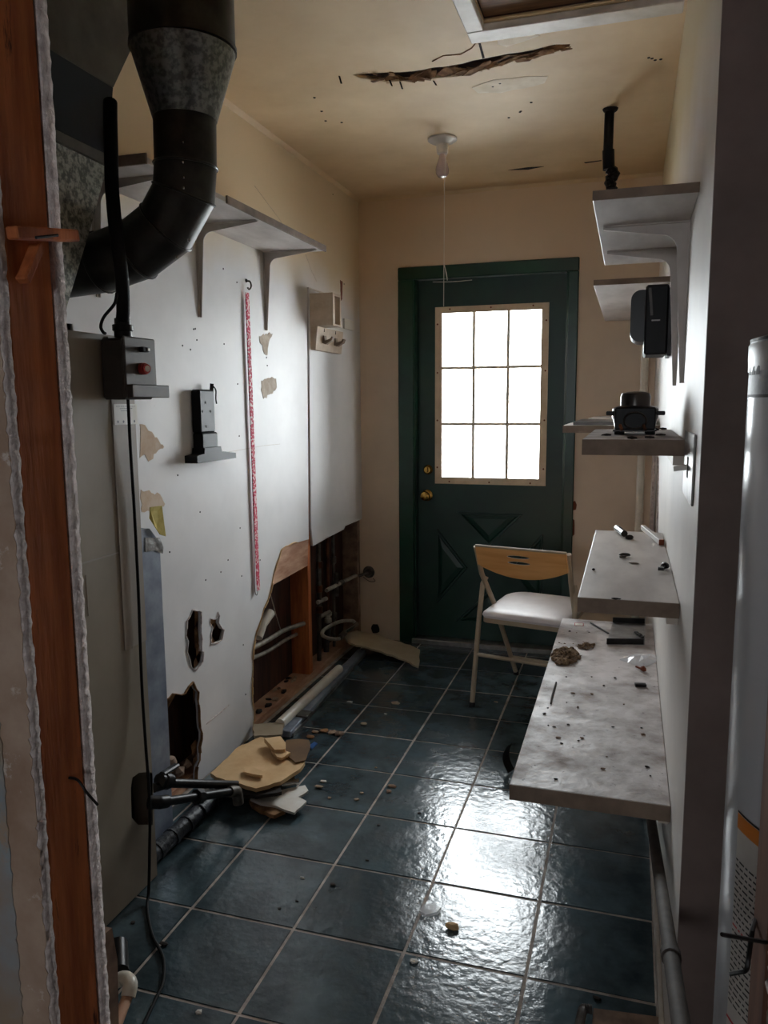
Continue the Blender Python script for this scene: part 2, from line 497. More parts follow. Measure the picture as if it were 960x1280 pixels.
# ================================================================== SETTING
# ---- floor with separate tiles
floor = box('floor', (-2.0, .80, -.12), (.95, YB + .13, -.0018), 'grout', kind='structure',
            label='dark slate blue floor tiles with pale grout', cat='floor')
def tile_mesh(w, d):
    bm = add_box(B(), (0, 0, -.01), (w, d, 0), 0)
    es = [e for e in bm.edges if all(abs(v.co.z) < 1e-6 for v in e.verts)]
    bmesh.ops.bevel(bm, geom=es, offset=.0016, segments=2, affect='EDGES')
    me = bpy.data.meshes.new('tile'); bm.to_mesh(me); bm.free(); me.materials.append(MT['tile'])
    return me
TM = {}
g = .0075
rt = random.Random(3)
for i in range(-4, 4):
    for j in range(-4, 9):
        x0 = max(GX0 + i * TILE + g / 2, -1.98); x1 = min(GX0 + (i + 1) * TILE - g / 2, .102 if j >= -1 else .94)
        y0 = max(GY0 + j * TILE + g / 2, .96); y1 = min(GY0 + (j + 1) * TILE - g / 2, YB - .002)
        if y0 > 1.86 and x0 < XL:
            x0 = max(x0, XL + .003)
        if x1 - x0 < .02 or y1 - y0 < .02:
            continue
        if y1 < 1.85 and x1 < -1.29:        # under the furnace
            continue
        key = (round(x1 - x0, 4), round(y1 - y0, 4))
        if key not in TM:
            TM[key] = tile_mesh(*key)
        t = bpy.data.objects.new('tile', TM[key]); COL.objects.link(t)
        t.parent = floor
        t.location = Vector((x0, y0, rt.uniform(-.0003, .0008))) - ORG['floor']
        t.rotation_euler = (rt.uniform(-.0012, .0012), rt.uniform(-.0012, .0012), 0)

# ---- left wall: one sheet of drywall with the broken holes in it, studs behind
def L2(u, v):
    p = onx(u, v, XL); return (p.y, p.z)
edge_panel = [L2(*p) for p in ((453.3, 648.3), (431.7, 657.5), (430, 661.7), (410, 672), (391.5, 682.5))]
slit = [L2(389.2, 660), L2(385.8, 359), L2(383.6, 359), L2(386.0, 674)]
edge_main = [L2(*p) for p in ((372, 678), (357, 682.7), (351.5, 687), (345.6, 704.6), (339.8, 729.4), (334, 751), (323.8, 780.4), (318, 801), (315.6, 824), (315, 868), (318, 891), (315.5, 912))]
edge_main = ragged(edge_main, .006, .03, 5, closed=False)
h3 = [L2(*p) for p in ((245, 974), (250, 941), (252, 915.5), (249, 898.7), (248, 865), (240.6, 852), (230, 867), (215, 867), (200, 878))]
h3 = ragged(h3, .007, .022, 9, closed=False)
outer = [(1.845, 1.60), (.96, 1.60), (.96, HC), (YB, HC), (YB, edge_panel[0][1])] + edge_panel[1:] + slit + edge_main
outer += [(edge_main[-1][0], 0.0), (h3[0][0], 0.0)] + h3 + [(h3[-1][0], .0), (1.845, 0.0)]
def Z3(zx, zy):
    return L2(190 + .2108 * zx, 730 + .2108 * zy)
hole1 = ragged([Z3(*p) for p in ((240, 150), (290, 165), (292, 300), (295, 400), (305, 400), (300, 460), (262, 510), (230, 490), (215, 430), (205, 400), (212, 340), (200, 310), (205, 220), (225, 190))], .003, .02, 2)
hole2 = ragged([Z3(*p) for p in ((390, 165), (400, 190), (395, 230), (415, 265), (428, 270), (415, 330), (380, 352), (347, 358), (350, 290), (360, 260), (342, 230), (345, 205), (370, 210), (385, 195))], .003, .02, 3)
TW = .013
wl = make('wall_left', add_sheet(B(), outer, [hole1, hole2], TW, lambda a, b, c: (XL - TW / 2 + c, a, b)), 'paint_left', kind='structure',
          label='white painted drywall with broken holes and exposed cavity', cat='wall')
# raw torn rims of the drywall round the holes
def rim(poly, w, m, seed, closed=False, name='torn_edge'):
    rng = random.Random(seed)
    bm = B()
    n = len(poly)
    for i in range(n if closed else n - 1):
        a = poly[i]; b = poly[(i + 1) % n]
        A = Vector((XL + .0006, a[0], a[1])); C = Vector((XL + .0006, b[0], b[1]))
        if (A - C).length < .002: continue
        add_bar(bm, A, C, .0025, w * rng.uniform(.5, 1.5), ref=(1, 0, 0))
    return make(name, bm, m, wl)
rim(edge_main, .010, 'tan_board', 1)
rim(h3, .009, 'torn_paper', 2)
rim(hole1, .006, 'gypsum', 3, True)
rim(hole2, .005, 'gypsum', 4, True)
# torn paper flaps inside the holes
rng = random.Random(21)
for poly, seed in ((h3, 1), (hole1, 2), (hole2, 3)):
    bm = B()
    for i in range(1, len(poly) - 1, 2):
        a = poly[i]
        if rng.random() < .45: continue
        y, z = a
        w = rng.uniform(.012, .03); h = rng.uniform(.02, .055)
        x = XL - rng.uniform(.008, .03)
        add_prism(bm, [(x, y - w, z + h * .4), (x - .006, y + w * .6, z + h * .5), (x + .004, y + w, z - h * .3), (x - .008, y - w * .2, z - h)], (-.002, .001, 0))
    make('torn_paper', bm, 'torn_paper', wl)

# cavity behind: back board, studs, sill, blocking
XC = XL - TW
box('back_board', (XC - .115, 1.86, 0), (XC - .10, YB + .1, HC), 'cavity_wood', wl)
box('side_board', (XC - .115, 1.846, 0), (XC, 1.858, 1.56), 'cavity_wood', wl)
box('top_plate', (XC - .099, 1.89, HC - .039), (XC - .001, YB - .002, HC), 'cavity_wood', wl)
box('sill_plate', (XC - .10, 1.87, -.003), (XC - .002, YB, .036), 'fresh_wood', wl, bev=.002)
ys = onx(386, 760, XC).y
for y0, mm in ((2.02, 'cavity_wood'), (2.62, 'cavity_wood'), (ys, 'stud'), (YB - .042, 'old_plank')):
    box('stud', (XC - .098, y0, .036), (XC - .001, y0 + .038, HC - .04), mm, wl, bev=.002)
blk = [onx(u, v, XC) for u, v in ((338, 733), (384.5, 707), (386, 660), (335, 672))]
make('blocking', add_prism(B(), blk, (-.03, 0, 0)), 'fresh_wood', wl)
# bare spots and stains on the sheet
def patch(name, px, m, X=XL, seed=0, amp=.006, thick=.0012, parent=None):
    pts = ragged([tuple(onx(u, v, X))[1:] for u, v in px], amp, .012, seed)
    s = 1 if X < 0 else -1
    return make(name, add_prism(B(), [(X + s * .0003, a, b) for a, b in pts], (s * thick, 0, 0)), m, parent or wl)
def P2(zx, zy):
    return (240 + .3358 * zx, 160 + .3358 * zy)
patch('bare_patch', [P2(*p) for p in ((250, 775), (275, 765), (298, 765), (285, 800), (280, 845), (268, 840), (262, 810), (252, 800))], 'patch', seed=1)
patch('bare_patch', [P2(*p) for p in ((258, 940), (285, 930), (312, 932), (315, 965), (295, 990), (265, 1008), (256, 975))], 'patch', seed=2)
def P8(zx, zy):
    return (80 + .2292 * zx, 380 + .2292 * zy)
patch('glue_stain', [P8(*p) for p in ((412, 655), (440, 660), (545, 780), (500, 815), (460, 860), (440, 820), (412, 840))], 'tan_patch', seed=3, thick=.0005)
patch('glue_stain', [(176, 612), (200, 618), (206, 630), (190, 640), (177, 640)], 'tan_patch', seed=4, thick=.0005)
# seam strip along the top of the corner panel, crack and nail marks
box('panel_edge', (XL, L2(385, 359)[0], L2(385, 359)[1] - .006), (XL + .004, L2(425, 371)[0], L2(385, 359)[1]), 'white_trim', wl)
crack = [onx(u, v, XL + .0008) for u, v in ((318, 232), (335, 255), (350, 275), (358, 288))]
make('crack', add_tube(B(), crack, .0008, 4), 'patch', wl)
crack = [onx(u, v, XL + .0008) for u, v in ((382, 318), (390, 340), (396, 352))]
make('crack', add_tube(B(), crack, .0007, 4), 'patch', wl)
crack = [onx(u, v, XL + .0004) for u, v in ((250, 573), (280, 566), (330, 557), (350, 555))]
make('crack', add_tube(B(), crack, .0006, 4), 'patch', wl)
patch('gouge', [(425, 350), (428, 352), (427.5, 374), (426, 376)], 'rust', seed=6, amp=.002)
nails = [(244, 411), (242, 411.5), (249, 392), (228, 432), (246, 425), (238, 437), (296, 353), (279, 336), (222, 594), (235, 780), (257, 725), (276, 715),
         (302, 720), (333, 447), (334, 457), (416, 243), (430, 355), (285, 700), (300, 660), (304, 806), (307, 868), (250, 640), (212, 690), (280, 430), (297, 480), (299, 545), (325, 700)]
bm = B()
for u, v in nails:
    p = onx(u, v, XL)
    add_lathe(bm, [(.0035, -.001), (.0035, .0012), (0, .002)], p, (1, 0, 0), 6)
make('nail_marks', bm, 'dark_crumb', wl, kind='stuff')
gash = [onx(u, v, XL + .0005) for u, v in ((258, 905), (268, 896), (276, 890), (286, 881))]
make('gash', add_tube(B(), gash, [.002, .004, .003, .002], 5), 'gypsum', wl)

# ---- alcove for the furnace
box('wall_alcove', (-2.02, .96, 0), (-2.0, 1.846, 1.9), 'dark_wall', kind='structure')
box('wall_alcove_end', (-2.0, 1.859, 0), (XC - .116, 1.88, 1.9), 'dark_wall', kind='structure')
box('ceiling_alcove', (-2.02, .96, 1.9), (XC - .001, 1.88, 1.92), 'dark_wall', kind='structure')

# ---- back wall with the door opening
DL, DR, DT = -1.165, -.315, 2.065           # rough opening
out = [(XL - .2, -.01), (DL, -.01), (DL, DT), (DR, DT), (DR, -.01), (XR + .15, -.01), (XR + .15, HC), (XL - .2, HC)]
wb = make('wall_back', add_sheet(B(), out, [], .12, lambda a, b, c: (a, YB + .06 + c, b)), 'paint_back', kind='structure',
          label='stained cream back wall around the door', cat='wall')
def bpatch(name, px, m, amp=.003, seed=1):
    pts = ragged([(ony(u, v, YB).x, ony(u, v, YB).z) for u, v in px], amp, .02, seed)
    return make(name, add_prism(B(), [(a, YB - .0002, b) for a, b in pts], (0, -.0015, 0)), m, wb)
bpatch('chip', [(716, 627), (719, 626), (721, 631), (720, 637), (716, 638)], 'rust', .002, 1)
bpatch('chip', [(715, 648), (718, 650), (718, 668), (714, 672)], 'rust', .002, 2)
p = ony(461, 715, YB)
e = thing('pipe_escutcheon', p, 'round grey metal pipe collar on back wall by the corner', 'pipe collar')
make('flange', add_lathe(B(), [(.036, 0), (.034, .006), (.024, .010), (.020, .022), (.0, .022)], p, (0, -1, 0), 24), 'galv_pipe', e, smooth=True)
make('stub', add_tube(B(), [p + Vector((0, -.02, 0)), p + Vector((-.01, -.03, -.002)), p + Vector((-.05, -.035, -.02))], .009, 8), 'galv_pipe', e, smooth=True)
make('wire', add_tube(B(), smooth_path([p + Vector((-.03, -.012, -.03)), p + Vector((.01, -.016, -.052)), p + Vector((.042, -.01, -.05)), p + Vector((.03, -.01, -.035))]), .002, 6), 'galv_pipe', e)
p = ony(469, 786, YB)
make('dark_hole', add_blob(B(), p, (.026, .004, .03), random.Random(4), 2, .15), 'dark', wb)

# ---- right wall (drywall face, hole towards the far end)
YN = 1.41
def R2(u, v):
    q = onx(u, v, XR); return (q.y, q.z)
rhole = ragged([(3.02, .62), (3.72, .60), (3.86, .80), (3.84, 1.24), (3.60, 1.27), (3.3, 1.15), (3.1, .96)], .012, .05, 8)
wr = make('wall_right', add_sheet(B(), [(YN, 0), (YB, 0), (YB, HC), (YN, HC)], [rhole], TW, lambda a, b, c: (XR + TW / 2 + c, a, b)), 'paint_right', kind='structure',
          label='glossy white painted drywall behind the shelves', cat='wall')
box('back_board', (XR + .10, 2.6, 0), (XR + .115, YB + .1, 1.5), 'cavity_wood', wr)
for y0 in (3.28, 3.74):
    box('stud', (XR + TW + .001, y0, .04), (XR + .099, y0 + .036, 1.45), 'white_trim', wr, bev=.002)
rim_b = B()
for i in range(len(rhole)):
    a = rhole[i]; b = rhole[(i + 1) % len(rhole)]
    add_bar(rim_b, (XR - .0006, a[0], a[1]), (XR - .0006, b[0], b[1]), .0025, .012, ref=(1, 0, 0))
make('torn_edge', rim_b, 'gypsum', wr)
we = box('wall_end', (XR + .0, YN - .012, 0), (.95, YN - .0005, HC), 'dark_wall', kind='structure', label='dark unpainted end face of the partition', cat='wall')
box('wall_nook', (.95, .96, 0), (.97, YN, HC), 'dark_wall', kind='structure')
# baseboard strip, low pipe
bm = add_box(B(), (XR - .0105, YN, 0), (XR - .0005, YB - .002, .055), .002)
make('baseboard_right', bm, 'white_trim', kind='structure')

# ---- ceiling with hatch hole and torn crack
def C2(u, v):
    q = onz(u, v, HC); return (q.x, q.y)
def PC(zx, zy):
    return C2(380 + .3958 * zx, 40 + .3958 * zy)
crk_top = [PC(*p) for p in ((150, 134), (190, 131), (260, 128), (340, 124), (410, 112), (500, 100), (570, 84), (640, 70), (720, 58), (790, 40), (842, 38))]
crk_bot = [PC(*p) for p in ((838, 47), (770, 66), (700, 82), (640, 102), (560, 122), (480, 142), (410, 148), (350, 152), (300, 156), (262, 158), (215, 152), (175, 144))]
crk = ragged(crk_top + crk_bot, .006, .03, 11)
hx0, hx1, hy0, hy1 = -.452, .085, 1.75, 2.468
ce = make('ceiling', add_sheet(B(), [(XL, .96), (XL, YB), (XR, YB), (XR, YN), (.95, YN), (.95, .96)], [crk, [(hx0, hy0), (hx0, hy1), (hx1, hy1), (hx1, hy0)]], .012,
          lambda a, b, c: (a, b, HC + .006 + c)), 'ceiling', kind='structure', label='yellowed ceiling with a long torn crack', cat='ceiling')
box('attic_board', (-1.15, 2.35, HC + .03), (.09, 2.95, HC + .045), 'cavity_wood', ce)
# torn flakes along the crack
rng = random.Random(31)
bm = B()
for i in range(46):
    k = rng.uniform(0, 1)
    n = len(crk_top)
    f = k * (n - 1); i0 = min(int(f), n - 2); q = f - i0
    a = Vector((*crk_top[i0], 0)).lerp(Vector((*crk_top[i0 + 1], 0)), q)
    kb = 1 - k; f = kb * (len(crk_bot) - 1); i1 = min(int(f), len(crk_bot) - 2)
    b = Vector((*crk_bot[i1], 0)).lerp(Vector((*crk_bot[i1 + 1], 0)), f - i1)
    c = a.lerp(b, rng.choice((rng.uniform(.35, .95), rng.uniform(.6, 1)) if k > .35 else (.95, .05)))
    w = rng.uniform(.015, .05) * (1 if k > .35 else .5); h = rng.uniform(.008, .022)
    z = HC - rng.uniform(-.012, .006)
    ang = rng.uniform(-.4, .4)
    d = Vector((cos(ang), sin(ang), rng.uniform(-.25, .25))); s = Vector((-sin(ang), cos(ang), rng.uniform(-.5, .5)))
    p = Vector((c.x, c.y, z))
    add_prism(bm, [p - d * w - s * h * .5, p - d * w * .2 - s * h, p + d * w - s * h * .4, p + d * w * .7 + s * h, p - d * w * .6 + s * h * .8], (0, 0, .002))
make('torn_plaster', bm, 'torn_paper', ce)
bm = B()
for u, v, l in ((424, 95, .03), (500, 102, .03), (487, 100, .025), (542, 101, .02)):
    p = onz(u, v, HC)
    add_bar(bm, p, p + Vector((.012, -.012, -l)), .006, .0015)
make('hanging_sliver', bm, 'dark_crumb', ce)
def cpatch(name, zp, m, seed, amp=.008, f=PC):
    pts = ragged([f(*p) for p in zp], amp, .04, seed)
    return make(name, add_prism(B(), [(a, b, HC - .0002) for a, b in pts], (0, 0, -.0012)), m, ce)
cpatch('scraped_patch', ((530, 175), (600, 150), (700, 140), (770, 140), (760, 160), (690, 178), (620, 192), (550, 192)), 'scrape', 1)
cpatch('scraped_patch', ((610, 12), (700, 2), (745, 10), (690, 30), (640, 45), (612, 38)), 'scrape', 2)
cl_ = ragged([PC(*p) for p in ((405, 92), (440, 74), (495, 70), (530, 50), (545, 30))], .008, .03, 3, closed=False)
make('crack', add_tube(B(), [(a, b, HC - .0005) for a, b in cl_], .0022, 5), 'torn_paper', ce)
def slitc(a, b, w):
    make('slit', add_bar(B(), onz(*a, HC - .0006), onz(*b, HC - .0006), .0012, w, ref=(1, 0, 0)), 'dark', ce)
bm = add_prism(B(), [onz(u, v, HC - .0003) for u, v in ((635, 212.5), (660, 209), (680, 208), (660, 212))], (0, 0, -.001)); make('slit', bm, 'dark', ce)
bm = add_prism(B(), [onz(u, v, HC - .0003) for u, v in ((598, 54), (601, 54), (606, 72), (603, 73))], (0, 0, -.001)); make('slit', bm, 'dark_crumb', ce)
bm = add_prism(B(), [onz(u, v, HC - .0003) for u, v in ((730, 203), (752, 200), (752, 201), (732, 204))], (0, 0, -.001)); make('slit', bm, 'dark', ce)
bm = B()
for u, v in ((664, 128), (636, 147), (651, 139), (650, 140), (393, 122), (402, 139), (407, 151), (427, 153), (616, 108), (625, 104), (811, 72), (819, 75), (815, 73), (826, 74)):
    add_lathe(bm, [(.006, 0.0), (.004, .002), (0, .002)], onz(u, v, HC), (0, 0, -1), 6)
make('specks', bm, 'dark_crumb', ce, kind='stuff')
# hatch frame and board
tr = thing('trim_1', ((hx0 + hx1) / 2, (hy0 + hy1) / 2, HC), kind='structure')
tr['label'] = 'white timber frame round the ceiling hatch'
box('frame_strip', (hx0 - .052, hy1, HC - .022), (hx1 + .02, hy1 + .075, HC - .0005), 'white_trim', tr, bev=.003)
box('frame_strip', (hx0 - .052, hy0 - .05, HC - .022), (hx0, hy1 - .001, HC - .0005), 'white_trim', tr, bev=.003)
box('frame_strip', (hx0, hy0 - .05, HC - .022), (hx1 + .02, hy0, HC - .0005), 'white_trim', tr, bev=.003)
box('hatch_board', (hx0 + .002, hy0 + .002, HC + .016), (hx1 - .002, hy1 - .002, HC + .028), 'ply_brown', tr)
box('roof_cover', (XL - .3, .5, HC + .06), (1.0, YB + .2, HC + .08), 'dark', kind='structure', label='dark attic floor above the ceiling', cat='attic')

# cove strip on the wall/ceiling joints
bm = add_prism(B(), [(XL, .97, HC), (XL + .016, .97, HC), (XL, .97, HC - .016)], (0, YB - .97, 0)); make('trim_2', bm, 'ceiling', kind='structure')
bm = add_prism(B(), [(XL + .017, YB, HC), (XL + .017, YB - .016, HC), (XL + .017, YB, HC - .016)], (XR - XL - .018, 0, 0)); make('trim_3', bm, 'ceiling', kind='structure')

# ---- entry partition the photograph is taken through: studs with drywall either side
JL, JR = -.773, .158
en = thing('wall_entry', (JL - .5, .89, 0), kind='structure')
en['label'] = 'open framed partition with raw stud and broken drywall'
box('stud', (JL - .04, .847, 0), (JL, .933, 2.3), 'stud', en, bev=.003)
def entry_sheet(y0, t, x_in, side, seed, m, amp):
    if side < 0:
        e = ragged([(x_in, 0), (x_in, 2.3)], amp, .009, seed, closed=False)
        o = [(-2.6, 0)] + e + [(-2.6, 2.3)]
    else:
        e = ragged([(x_in, 2.3), (x_in, 0)], amp, .009, seed, closed=False)
        o = [(2.0, 2.3)] + e + [(2.0, 0)]
    return make('drywall', add_sheet(B(), o, [], t, lambda a, b, c: (a, y0 + t / 2 + c, b)), m, en)
# gypsum core with paint on the outer skin
entry_sheet(.8305, .016, JL + .002, -1, 1, 'gypsum', .0016)
entry_sheet(.8290, .0014, JL - .0005, -1, 4, 'skin_paper', .003)
entry_sheet(.8268, .0020, JL - .048, -1, 2, 'hall_blue', .002)
entry_sheet(.934, .020, JL + .003, -1, 3, 'gypsum', .0014)
box('stud', (JR, .847, 0), (JR + .04, .933, 2.3), 'dim_stud', en, bev=.003)
entry_sheet(.829, .0175, JR + .003, 1, 5, 'gypsum', .003)
entry_sheet(.934, .012, JR + .012, 1, 6, 'gypsum', .003)
box('header', (-2.6, .829, 2.301), (2.0, .956, HC), 'stud', en)
# scrap of wood nailed over the stud
q = thing('nailed_wood_scrap', onx(50, 293, JL + .01), 'short brown wood block nailed across raw stud', 'wood block')
a = onx(14, 291, JL + .012); b = onx(93, 295, JL + .012)
make('block', add_bar(B(), a, b, .016, .019, ref=(1, 0, 0), bev=.002), 'stud', q)
a = onx(46, 307, JL + .006); b = onx(27, 352, JL + .006)
make('splinter', add_bar(B(), a, b, .012, .02, ref=(1, 0, 0), bev=.002), 'stud', q)
make('nail', add_tube(B(), [onx(45, 297, JL + .024), onx(72, 294, JL + .026)], .0022, 6), 'black_iron', q)
# bent nails
a = onx(84, 972, JL - .005)
make('bent_nail', add_tube(B(), smooth_path([a, onx(97, 975, JL + .02), onx(108, 990, JL + .035), onx(122, 1006, JL + .045)]), .0022, 6), 'black_iron', smooth=True, label='bent dark nail sticking out of the left raw stud', cat='nail')
a = onx(958, 1178, JR - .0005); b = onx(902, 1168, JR - .05)
make('bent_nail', add_tube(B(), [a, b], .0022, 6), 'black_iron', smooth=True, label='straight dark nail pointing at the water heater label', cat='nail')
make('bent_nail', add_tube(B(), smooth_path([onx(944, 1150, JR - .0005), onx(940, 1166, JR - .012), onx(936, 1195, JR - .014), onx(933, 1212, JR - .016), onx(925, 1215, JR - .02), onx(914, 1217, JR - .022)], 4), .0026, 6), 'black_iron', smooth=True, label='hooked dark nail below the straight nail on the right stud', cat='nail')

# ---- hall behind the camera (closes the house, window added for fill light)
box('floor_hall', (-2.6, -2.5, -.12), (2.06, .799, -.004), 'hall_floor', kind='structure')
box('ceiling_hall', (-2.6, -2.5, HC), (2.06, .828, HC + .05), 'hall', kind='structure')
box('wall_hall_left', (-2.65, -2.5, 0), (-2.6, 1.9, HC), 'hall', kind='structure')
make('wall_hall_rear', add_sheet(B(), [(-2.6, 0), (2.06, 0), (2.06, HC), (-2.6, HC)], [[(-.72, 1.4), (-.28, 1.4), (-.28, 1.84), (-.72, 1.84)]], .05, lambda a, b, c: (a, -2.525 + c, b)), 'hall', kind='structure')
box('wall_hall_right', (2.0, -2.5, 0), (2.06, .956, HC), 'hall', kind='structure')
wn = thing('added_fill_window', (-.5, -2.53, 1.3), kind='structure')  # unseen window, added behind the camera to give fill light
for x0, x1, z0, z1 in ((-.72, -.28, 1.4, 1.42), (-.72, -.28, 1.82, 1.84), (-.72, -.70, 1.42, 1.82), (-.30, -.28, 1.42, 1.82)):
    box('window_frame', (x0, -2.56, z0), (x1, -2.49, z1), 'white_trim', wn)
box('wall_hall_outer', (-2.65, 1.9, 0), (-2.02, 1.95, HC), 'hall', kind='structure')
box('ground', (-30, YB + .14, -.3), (30, 60, -.15), 'ground', kind='structure', label='pale ground outside the door', cat='ground')

# ================================================================== DOOR
YD = YB + .045          # face of the slab
do = thing('door_1', ((DL + DR) / 2, YD, 0), kind='structure')
do['label'] = 'dark green door with nine-pane window and cross-buck panel'; do['category'] = 'door'
def D2(u, v, Y=YD):
    q = ony(u, v, Y); return (q.x, q.z)
sl, sr, st = DL + .022, DR - .022, DT - .02
gx0, gx1, gz0, gz1 = -1.016, -.452, .952, 1.876        # glass opening
make('slab', add_sheet(B(), [(sl, .03), (sr, .03), (sr, st), (sl, st)], [[(gx0, gz0), (gx1, gz0), (gx1, gz1), (gx0, gz1)]], .04, lambda a, b, c: (a, YD + .02 + c, b)), 'green_door', do)
# cross-buck: four raised triangles
bx0, bx1, bz0, bz1 = -1.03, -.435, .13, .765
cx, cz = (bx0 + bx1) / 2, (bz0 + bz1) / 2
gp = .055
tris = [[(bx0 + .11, bz1), (bx1 - .11, bz1), (cx, cz + .13)], [(bx0 + .11, bz0), (bx1 - .11, bz0), (cx, cz - .13)],
        [(bx0, bz0 + .10), (bx0, bz1 - .10), (cx - .12, cz)], [(bx1, bz0 + .10), (bx1, bz1 - .10), (cx + .12, cz)]]
for t in tris:
    bm = B()
    c = Vector((sum(p[0] for p in t) / 3, 0, sum(p[1] for p in t) / 3))
    def ringv(k, y):
        return [bm.verts.new((c.x + (p[0] - c.x) * k, y, c.z + (p[1] - c.z) * k)) for p in t]
    r = [ringv(1.0, YD - .0002), ringv(.97, YD - .012), ringv(.86, YD - .012), ringv(.78, YD - .003), ringv(.5, YD - .009)]
    fs = []
    for A, C in zip(r, r[1:]):
        for k in range(3):
            fs.append(bm.faces.new((A[k], A[(k + 1) % 3], C[(k + 1) % 3], C[k])))
    fs.append(bm.faces.new(r[-1])); fs.append(bm.faces.new(r[0][::-1]))
    bmesh.ops.recalc_face_normals(bm, faces=fs)
    make('panel', bm, 'green_door', do)
# casing, jambs, stop, threshold
cl, cr, ct = ony(499, 500, YB).x, ony(720, 500, YB).x, 2.112
for lo, hi in (((cl, YB - .018, 0), (DL + .012, YB - .0003, ct - .10 + .032)), ((DR - .012, YB - .018, 0), (cr, YB - .0003, ct - .10 + .032)), ((cl, YB - .018, ct - .068), (cr, YB - .0003, ct))):
    box('casing', lo, hi, 'green', do, bev=.004)
box('jamb', (DL, YB + .0005, 0), (DL + .02, YB + .12, DT), 'green', do, bev=.003)
box('jamb', (DR - .02, YB + .0005, 0), (DR, YB + .12, DT), 'green', do, bev=.003)
box('head_jamb', (DL + .02, YB + .0005, DT - .018), (DR - .02, YB + .12, DT), 'green', do)
for lo, hi in (((DL + .0201, YD + .0405, .028), (DL + .038, YD + .058, DT - .019)), ((DR - .038, YD + .0405, .028), (DR - .0201, YD + .058, DT - .019)), ((DL + .0385, YD + .0405, DT - .036), (DR - .0385, YD + .058, DT - .0185)), ((DL + .0385, YD + .0405, .0282), (DR - .0385, YD + .058, .046))):
    box('door_stop', lo, hi, 'green', do)
box('threshold', (DL, YB - .03, -.003), (DR, YB + .12, .028), 'metal_grey', do, bev=.004)
# window: frame, muntins, nine panes, screws
fx0, fx1, fz0, fz1 = gx0 - .026, gx1 + .026, gz0 - .026, gz1 + .022
fr = make('window_frame', add_sheet(B(), [(fx0, fz0), (fx1, fz0), (fx1, fz1), (fx0, fz1)], [[(gx0 + .012, gz0 + .012), (gx1 - .012, gz0 + .012), (gx1 - .012, gz1 - .012), (gx0 + .012, gz1 - .012)]], .012,
          lambda a, b, c: (a, YD - .0065 + c, b)), 'win_frame', do)
bm = B()
for k in range(4):
    for s in (0, 1):
        pass
for k in range(3):
    x = fx0 + (fx1 - fx0) * (k + .5) / 3 + .02 * (k - 1)
    for z in (fz0 + .013, fz1 - .013):
        add_lathe(bm, [(.005, 0), (.004, .002), (0, .002)], (x, YD - .0125, z), (0, -1, 0), 8)
for k in range(4):
    z = fz0 + (fz1 - fz0) * (k + .35) / 3.7
    for x in (fx0 + .013, fx1 - .013):
        add_lathe(bm, [(.005, 0), (.004, .002), (0, .002)], (x, YD - .0125, z), (0, -1, 0), 8)
make('screws', bm, 'rust', fr, kind='stuff')
iw, ih = gx1 - gx0, gz1 - gz0
mw = .016
for k in (1, 2):
    x = gx0 + iw * k / 3
    box('muntin', (x - mw / 2, YD - .004, gz0), (x + mw / 2, YD + .012, gz1), 'muntin', fr, bev=.002)
    z = gz0 + ih * k / 3
    box('muntin', (gx0, YD - .0045, z - mw / 2), (gx1, YD + .0115, z + mw / 2), 'muntin', fr, bev=.002)
for a in range(3):
    for b in range(3):
        box('pane', (gx0 + iw * a / 3 + .003, YD + .014, gz0 + ih * b / 3 + .003), (gx0 + iw * (a + 1) / 3 - .003, YD + .0165, gz0 + ih * (b + 1) / 3 - .003), 'glass', do)
kx, kz = D2(534, 619)
kb = make('knob', add_lathe(B(), [(.033, 0), (.033, .004), (.028, .009), (.012, .012), (.011, .028), (.022, .034), (.027, .046), (.024, .058), (.012, .063), (0, .063)], (kx, YD - .0003, kz), (0, -1, 0), 28), 'brass', do, smooth=True)
kx, kz = D2(535, 587)
db = make('deadbolt', add_lathe(B(), [(.028, 0), (.027, .006), (.020, .012), (.018, .020), (0, .020)], (kx, YD - .0003, kz), (0, -1, 0), 24), 'brass', do, smooth=True)
make('thumb_turn', add_obox(B(), (kx, YD - .027, kz), Vector((1, 0, 0)), Vector((0, 1, 0)), Vector((0, 0, 1)), .008, .014, .03, .002), 'brass', db)

# ================================================================== FURNACE AND PIPES
XF = -1.287
FY0, FY1, FT = 1.0, 1.838, 1.556
fu = thing('furnace', (-1.57, 1.42, 0), 'tall grey-brown furnace cabinet beside the raw stud', 'furnace')
box('cabinet', (-1.84, FY0, 0.004), (-1.345, FY1 - .012, FT - .004), 'dark', fu)
fhole = [tuple(onx(u, v, XF))[1:] for u, v in ((163, 985), (165, 972), (173, 966), (184, 965), (190, 966), (190.5, 1031), (172, 1031), (164, 1022))]
yfl = onx(143, 600, XF).y
make('side_panel', add_sheet(B(), [(FY0, .004), (FY1, .004), (FY1, FT), (FY0, FT)], [fhole], .003, lambda a, b, c: (XF + c, a, b)), 'furnace', fu)
box('end_panel', (-1.84, FY1 - .003, .004), (XF - .002, FY1, FT), 'furnace', fu)
box('top_panel', (-1.84, FY0, FT - .003), (XF - .002, FY1 - .004, FT), 'furnace', fu)
fl_out = [(yfl, .72), (FY1 + .001, .72), (FY1 + .001, FT - .004), (yfl, FT - .004)]
make('corner_panel', add_sheet(B(), fl_out, [], .003, lambda a, b, c: (XF + .0036 + c, a, b)), 'furnace_light', fu)
zs = onx(140, 693, XF).z
box('panel_seam', (XF + .0017, FY0, zs - .002), (XF + .003, yfl, zs + .002), 'furnace_light', fu)
y1 = onx(109, 760, XF).y
box('panel_crease', (XF + .0017, y1, onx(109, 770, XF).z), (XF + .0028, y1 + .002, onx(109, 718, XF).z), 'furnace_light', fu)
